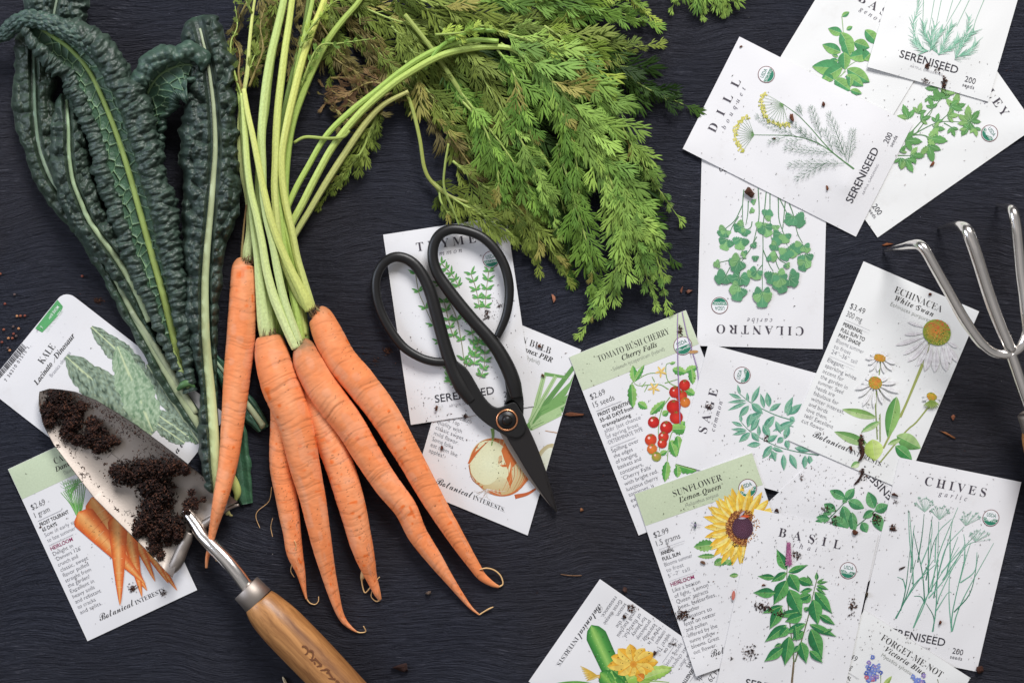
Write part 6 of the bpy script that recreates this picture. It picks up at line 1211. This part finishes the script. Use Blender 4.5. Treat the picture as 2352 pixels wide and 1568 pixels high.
for a in [
 (1722,443,30,24,1.,'4a2c20','large angular bark chip at the top of the cilantro packet'),
 (1819,270,21,13,1.4,'5a3322','thick brown bark chip among the dill stems'),
 (1891,239,14,9,1.3,'4f2c1e','small dark bark chip at the upper edge of the dill drawing'),
 (1702,107,8,5,-.3,'5f3826','tiny bark chip near the topmost corner of the dill packet'),
 (1900,432,13,7,1.3,'6a4028','oval bark chip below the dill stem'),
 (1778,403 if 0 else 318,8,5,0,'4f2c1e','bark crumb on the lower dill sprig'),
 (2143,375,20,8,-.9,'7a4428','reddish oval bark chip on the white lower part of the parsley packet'),
 (1272,686,26,11,1.3,'8a5a44','pinkish bark flake on the bare table between thyme and cilantro packets'),
 (1583,669,18,11,-.2,'7a5040','rust brown bark flake on the table left of the cilantro packet'),
 (1566,666,17,7,1.7,'6a4030','thin bark flake beside a rust brown one left of cilantro'),
 (2136,676,11,8,.3,'5f3020','small red brown bark chip by the echinacea title'),
 (2178,998,38,7,.5,'8a5632','long tan bark splinter on the table right of the echinacea packet'),
 (2189,957,17,10,1.4,'7a4a34','short tan bark chip above the long splinter'),
 (2036,561,30,7,-.15,'7a4628','thin orange bark splinter beside the left tine tip'),
 (1319,952,56,11,.05,'5a3420','long dark wood splinter across the onion packet edge'),
 (1240,795,13,11,.6,'4f2e20','squarish bark chip over the onion title'),
 (1247,863,11,9,1.2,'5a3826','round bark chip on the drawn onion leaf bend'),
 (928,1532,54,22,-.1,'2c1712','big blackish brown bark block on the table near the bottom edge'),
 (1963,1222,16,12,.1,'5a3220','brown bark chip at the top edge of the thai basil packet'),
 (1785,1172,17,10,.1,'3a2018','dark bark chip at the corner between sunflower and thai basil packets'),
 (1615,1291,14,8,.3,'5f4434','oval bark chip below the sunflower drawing'),
 (1754,1343,12,6,-.1,'6a4028','small flat bark chip left of the basil stem'),
 (1991,1364,6,15,0.,'3a3020','upright dark husk in the gap between thai basil and chives'),
 (2072,1304,16,5,-.4,'2c1a14','crooked dark bark bit at the left of the chives stems'),
 (2160,1434 if 0 else 1428,8,13,.2,'5a3020','small red brown chip beside the chives stem base'),
 (2250,1536,22,24,.3,'4a2a1e','bark chip peeking out at the lower right corner of the chives packet'),
 (1504,1498,8,14,.2,'3a2418','bark bit standing among the zucchini packet writing'),
 (1435,1415,10,12,.1,'3a2418','dark bark bit by the words of the zucchini packet'),
 (1437,1354,18,12,.9,'3a2620','dull bark chip on the table right of the zucchini packet corner'),
 (1336,1171,11,10,.1,'7a5034','round reddish crumb on the table below the tomato packet'),
 (984,1362,10,17,1.2,'5a4a40','grey brown bark bit on the table between two carrot tips'),
 (1003,936,9,16,.2,'5a3a2a','bark chip on the thyme packet left of its brand lettering'),
 (1015,1028,8,12,-.4,'5a2e20','small bark chip on the onion packet writing'),
 (2056,1137,18,11,.2,'4a2a20','dark bark chip over the upside down oregano brand lettering'),
 (1992,1013,10,13,.3,'5a3020','red brown bark chip left of the echinacea brand lettering' ) if 0 else (1955,1030,9,13,.1,'5a3020','red brown bark chip by the echinacea brand lettering'),
]: bark(*a)
bark(655,1566,34,9,1.15,'cfc0a0','short pale wooden stick at the bottom edge beside the trowel handle','stick','wooden_stick',.5,group=None)
# dark twig on the echinacea packet
def twig(pts,label,col,name='twig'):
    zb=topz_at([p[:2] for p in pts]); P_=[(x,y,z*1000+.4+r_*.25,r_) for (x,y,r_),z in zip(pts,zb)]; V,F,uv=tubeD(P_,24,7,rfun=lambda s,th:1+.3*(vnoise(s*14,th,3)-.5)); c=lin(col)
    loc=W([pts[0][:2]],zb[0])[0]; o=new_mesh(name,V,F,M['chip'],col=np.tile(c,(len(V),1)),origin=tuple(loc)); tag(o,label,'twig'); return o
twig([(1974,1006,1.5),(1976,1020,3.5),(1982,1035,4),(1980,1048,3.5),(1972,1058,2)],'dark forked twig on the echinacea packet brand lettering','3a1f16')
twig([(1981,1076,1.2),(1978,1092,2.6),(1970,1104,2.4),(1962,1112,1.4)],'dark twig bit on the oregano packet just below the echinacea packet','2c1812')
twig([(1288,1318,.8),(1310,1321,1.1),(1336,1321,1.)],'thin tan plant fibre on the table right of the onion packet','7a5a40')
# kale seeds at the left
for k,(x,y) in enumerate([(0,96),(187,160),(62,675),(182,558),(213,828),(257,826),(312,824),(165,960),(233,985),(47,997),(170,1050),(203,1078),(105,1105),(155,1105),(24,1155),(100,1230),(122,1258),(2,300),(1030,328)]):
    D=np.array([x,y])*.18312+(0,574.2) if k>1 else None
    if D is None: continue
    col=['b5805a','8a4f3c','7a4034','5a4a48'][k%4]; lab=['tan','reddish','dark red','grey brown'][k%4]
    n,m=9,14; u,v=np.meshgrid(np.linspace(0,math.pi,n),np.linspace(0,2*math.pi,m,endpoint=False),indexing='ij'); R=3.3
    Dd=np.stack([D[0]+R*np.sin(u)*np.cos(v),D[1]+R*.93*np.sin(u)*np.sin(v)],2).reshape(-1,2); V=W(Dd,R*S*(1+np.cos(u).ravel())); loc=W([D],0)[0]
    o=new_mesh('kale_seed',V,grid_faces(n,m,True),M['chip'],col=np.clip(lin(col)*np.ones((len(V),1)),0,1),origin=tuple(loc)); tag(o,'tiny round kale seed on the dark table at the left edge','seed','loose kale seeds')
# ================= light, world, camera
w=bpy.data.worlds.new('World'); SC.world=w; w.use_nodes=True; nt=w.node_tree; bg=nt.nodes['Background']
tc=nd(nt,'ShaderNodeTexCoord'); mp=nd(nt,'ShaderNodeMapping'); mp.inputs['Scale'].default_value=(1.4,1.4,1.4); L(nt,tc.outputs['Generated'],mp.inputs[0])
ns=nd(nt,'ShaderNodeTexNoise',Scale=1.3,Detail=1.5); L(nt,mp.outputs[0],ns.inputs['Vector'])
cr=nd(nt,'ShaderNodeValToRGB'); cr.color_ramp.elements[0].position=.40; cr.color_ramp.elements[0].color=(.42,.42,.43,1); cr.color_ramp.elements[1].position=.60; cr.color_ramp.elements[1].color=(.80,.77,.76,1)
L(nt,ns.outputs['Fac'],cr.inputs[0]); sp=nd(nt,'ShaderNodeSeparateXYZ'); L(nt,tc.outputs['Generated'],sp.inputs[0]); zr=nd(nt,'ShaderNodeMapRange'); zr.inputs['From Min'].default_value=0.; zr.inputs['From Max'].default_value=.95; zr.inputs['To Min'].default_value=.12; zr.inputs['To Max'].default_value=1.; L(nt,sp.outputs[2],zr.inputs[0]); vs_=nd(nt,'ShaderNodeVectorMath',operation='SCALE'); L(nt,cr.outputs[0],vs_.inputs[0]); L(nt,zr.outputs[0],vs_.inputs['Scale']); L(nt,vs_.outputs[0],bg.inputs[0]); bg.inputs[1].default_value=WORLD
def area(name,loc,to,sx,sy,pw,col):
    l=bpy.data.lights.new(name,'AREA'); l.shape='RECTANGLE'; l.size=sx; l.size_y=sy; l.energy=pw; l.color=col
    o=bpy.data.objects.new(name,l); COL.objects.link(o); o.location=loc
    o.rotation_euler=(Vector(to)-Vector(loc)).to_track_quat('-Z','Y').to_euler(); return o
area('window_light',(.45,1.9,1.5),(0,0,0),1.1,.8,KEY,(1.,.99,.985))
area('cool_fill_light',(-2.0,.5,1.15),(0,0,0),.9,1.1,SIDE,(.74,.83,1.))  # added fill from the left, gives the table its blue sheen
cam=bpy.data.cameras.new('camera'); cam.sensor_width=36; cam.lens=36*H/.68; cam.clip_start=.01; cam.clip_end=30
co=bpy.data.objects.new('camera',cam); co.location=(0,0,H); COL.objects.link(co); SC.camera=co
SC.view_settings.view_transform='Standard'; SC.view_settings.look='None'; SC.view_settings.exposure=EXPO; SC.view_settings.gamma=1
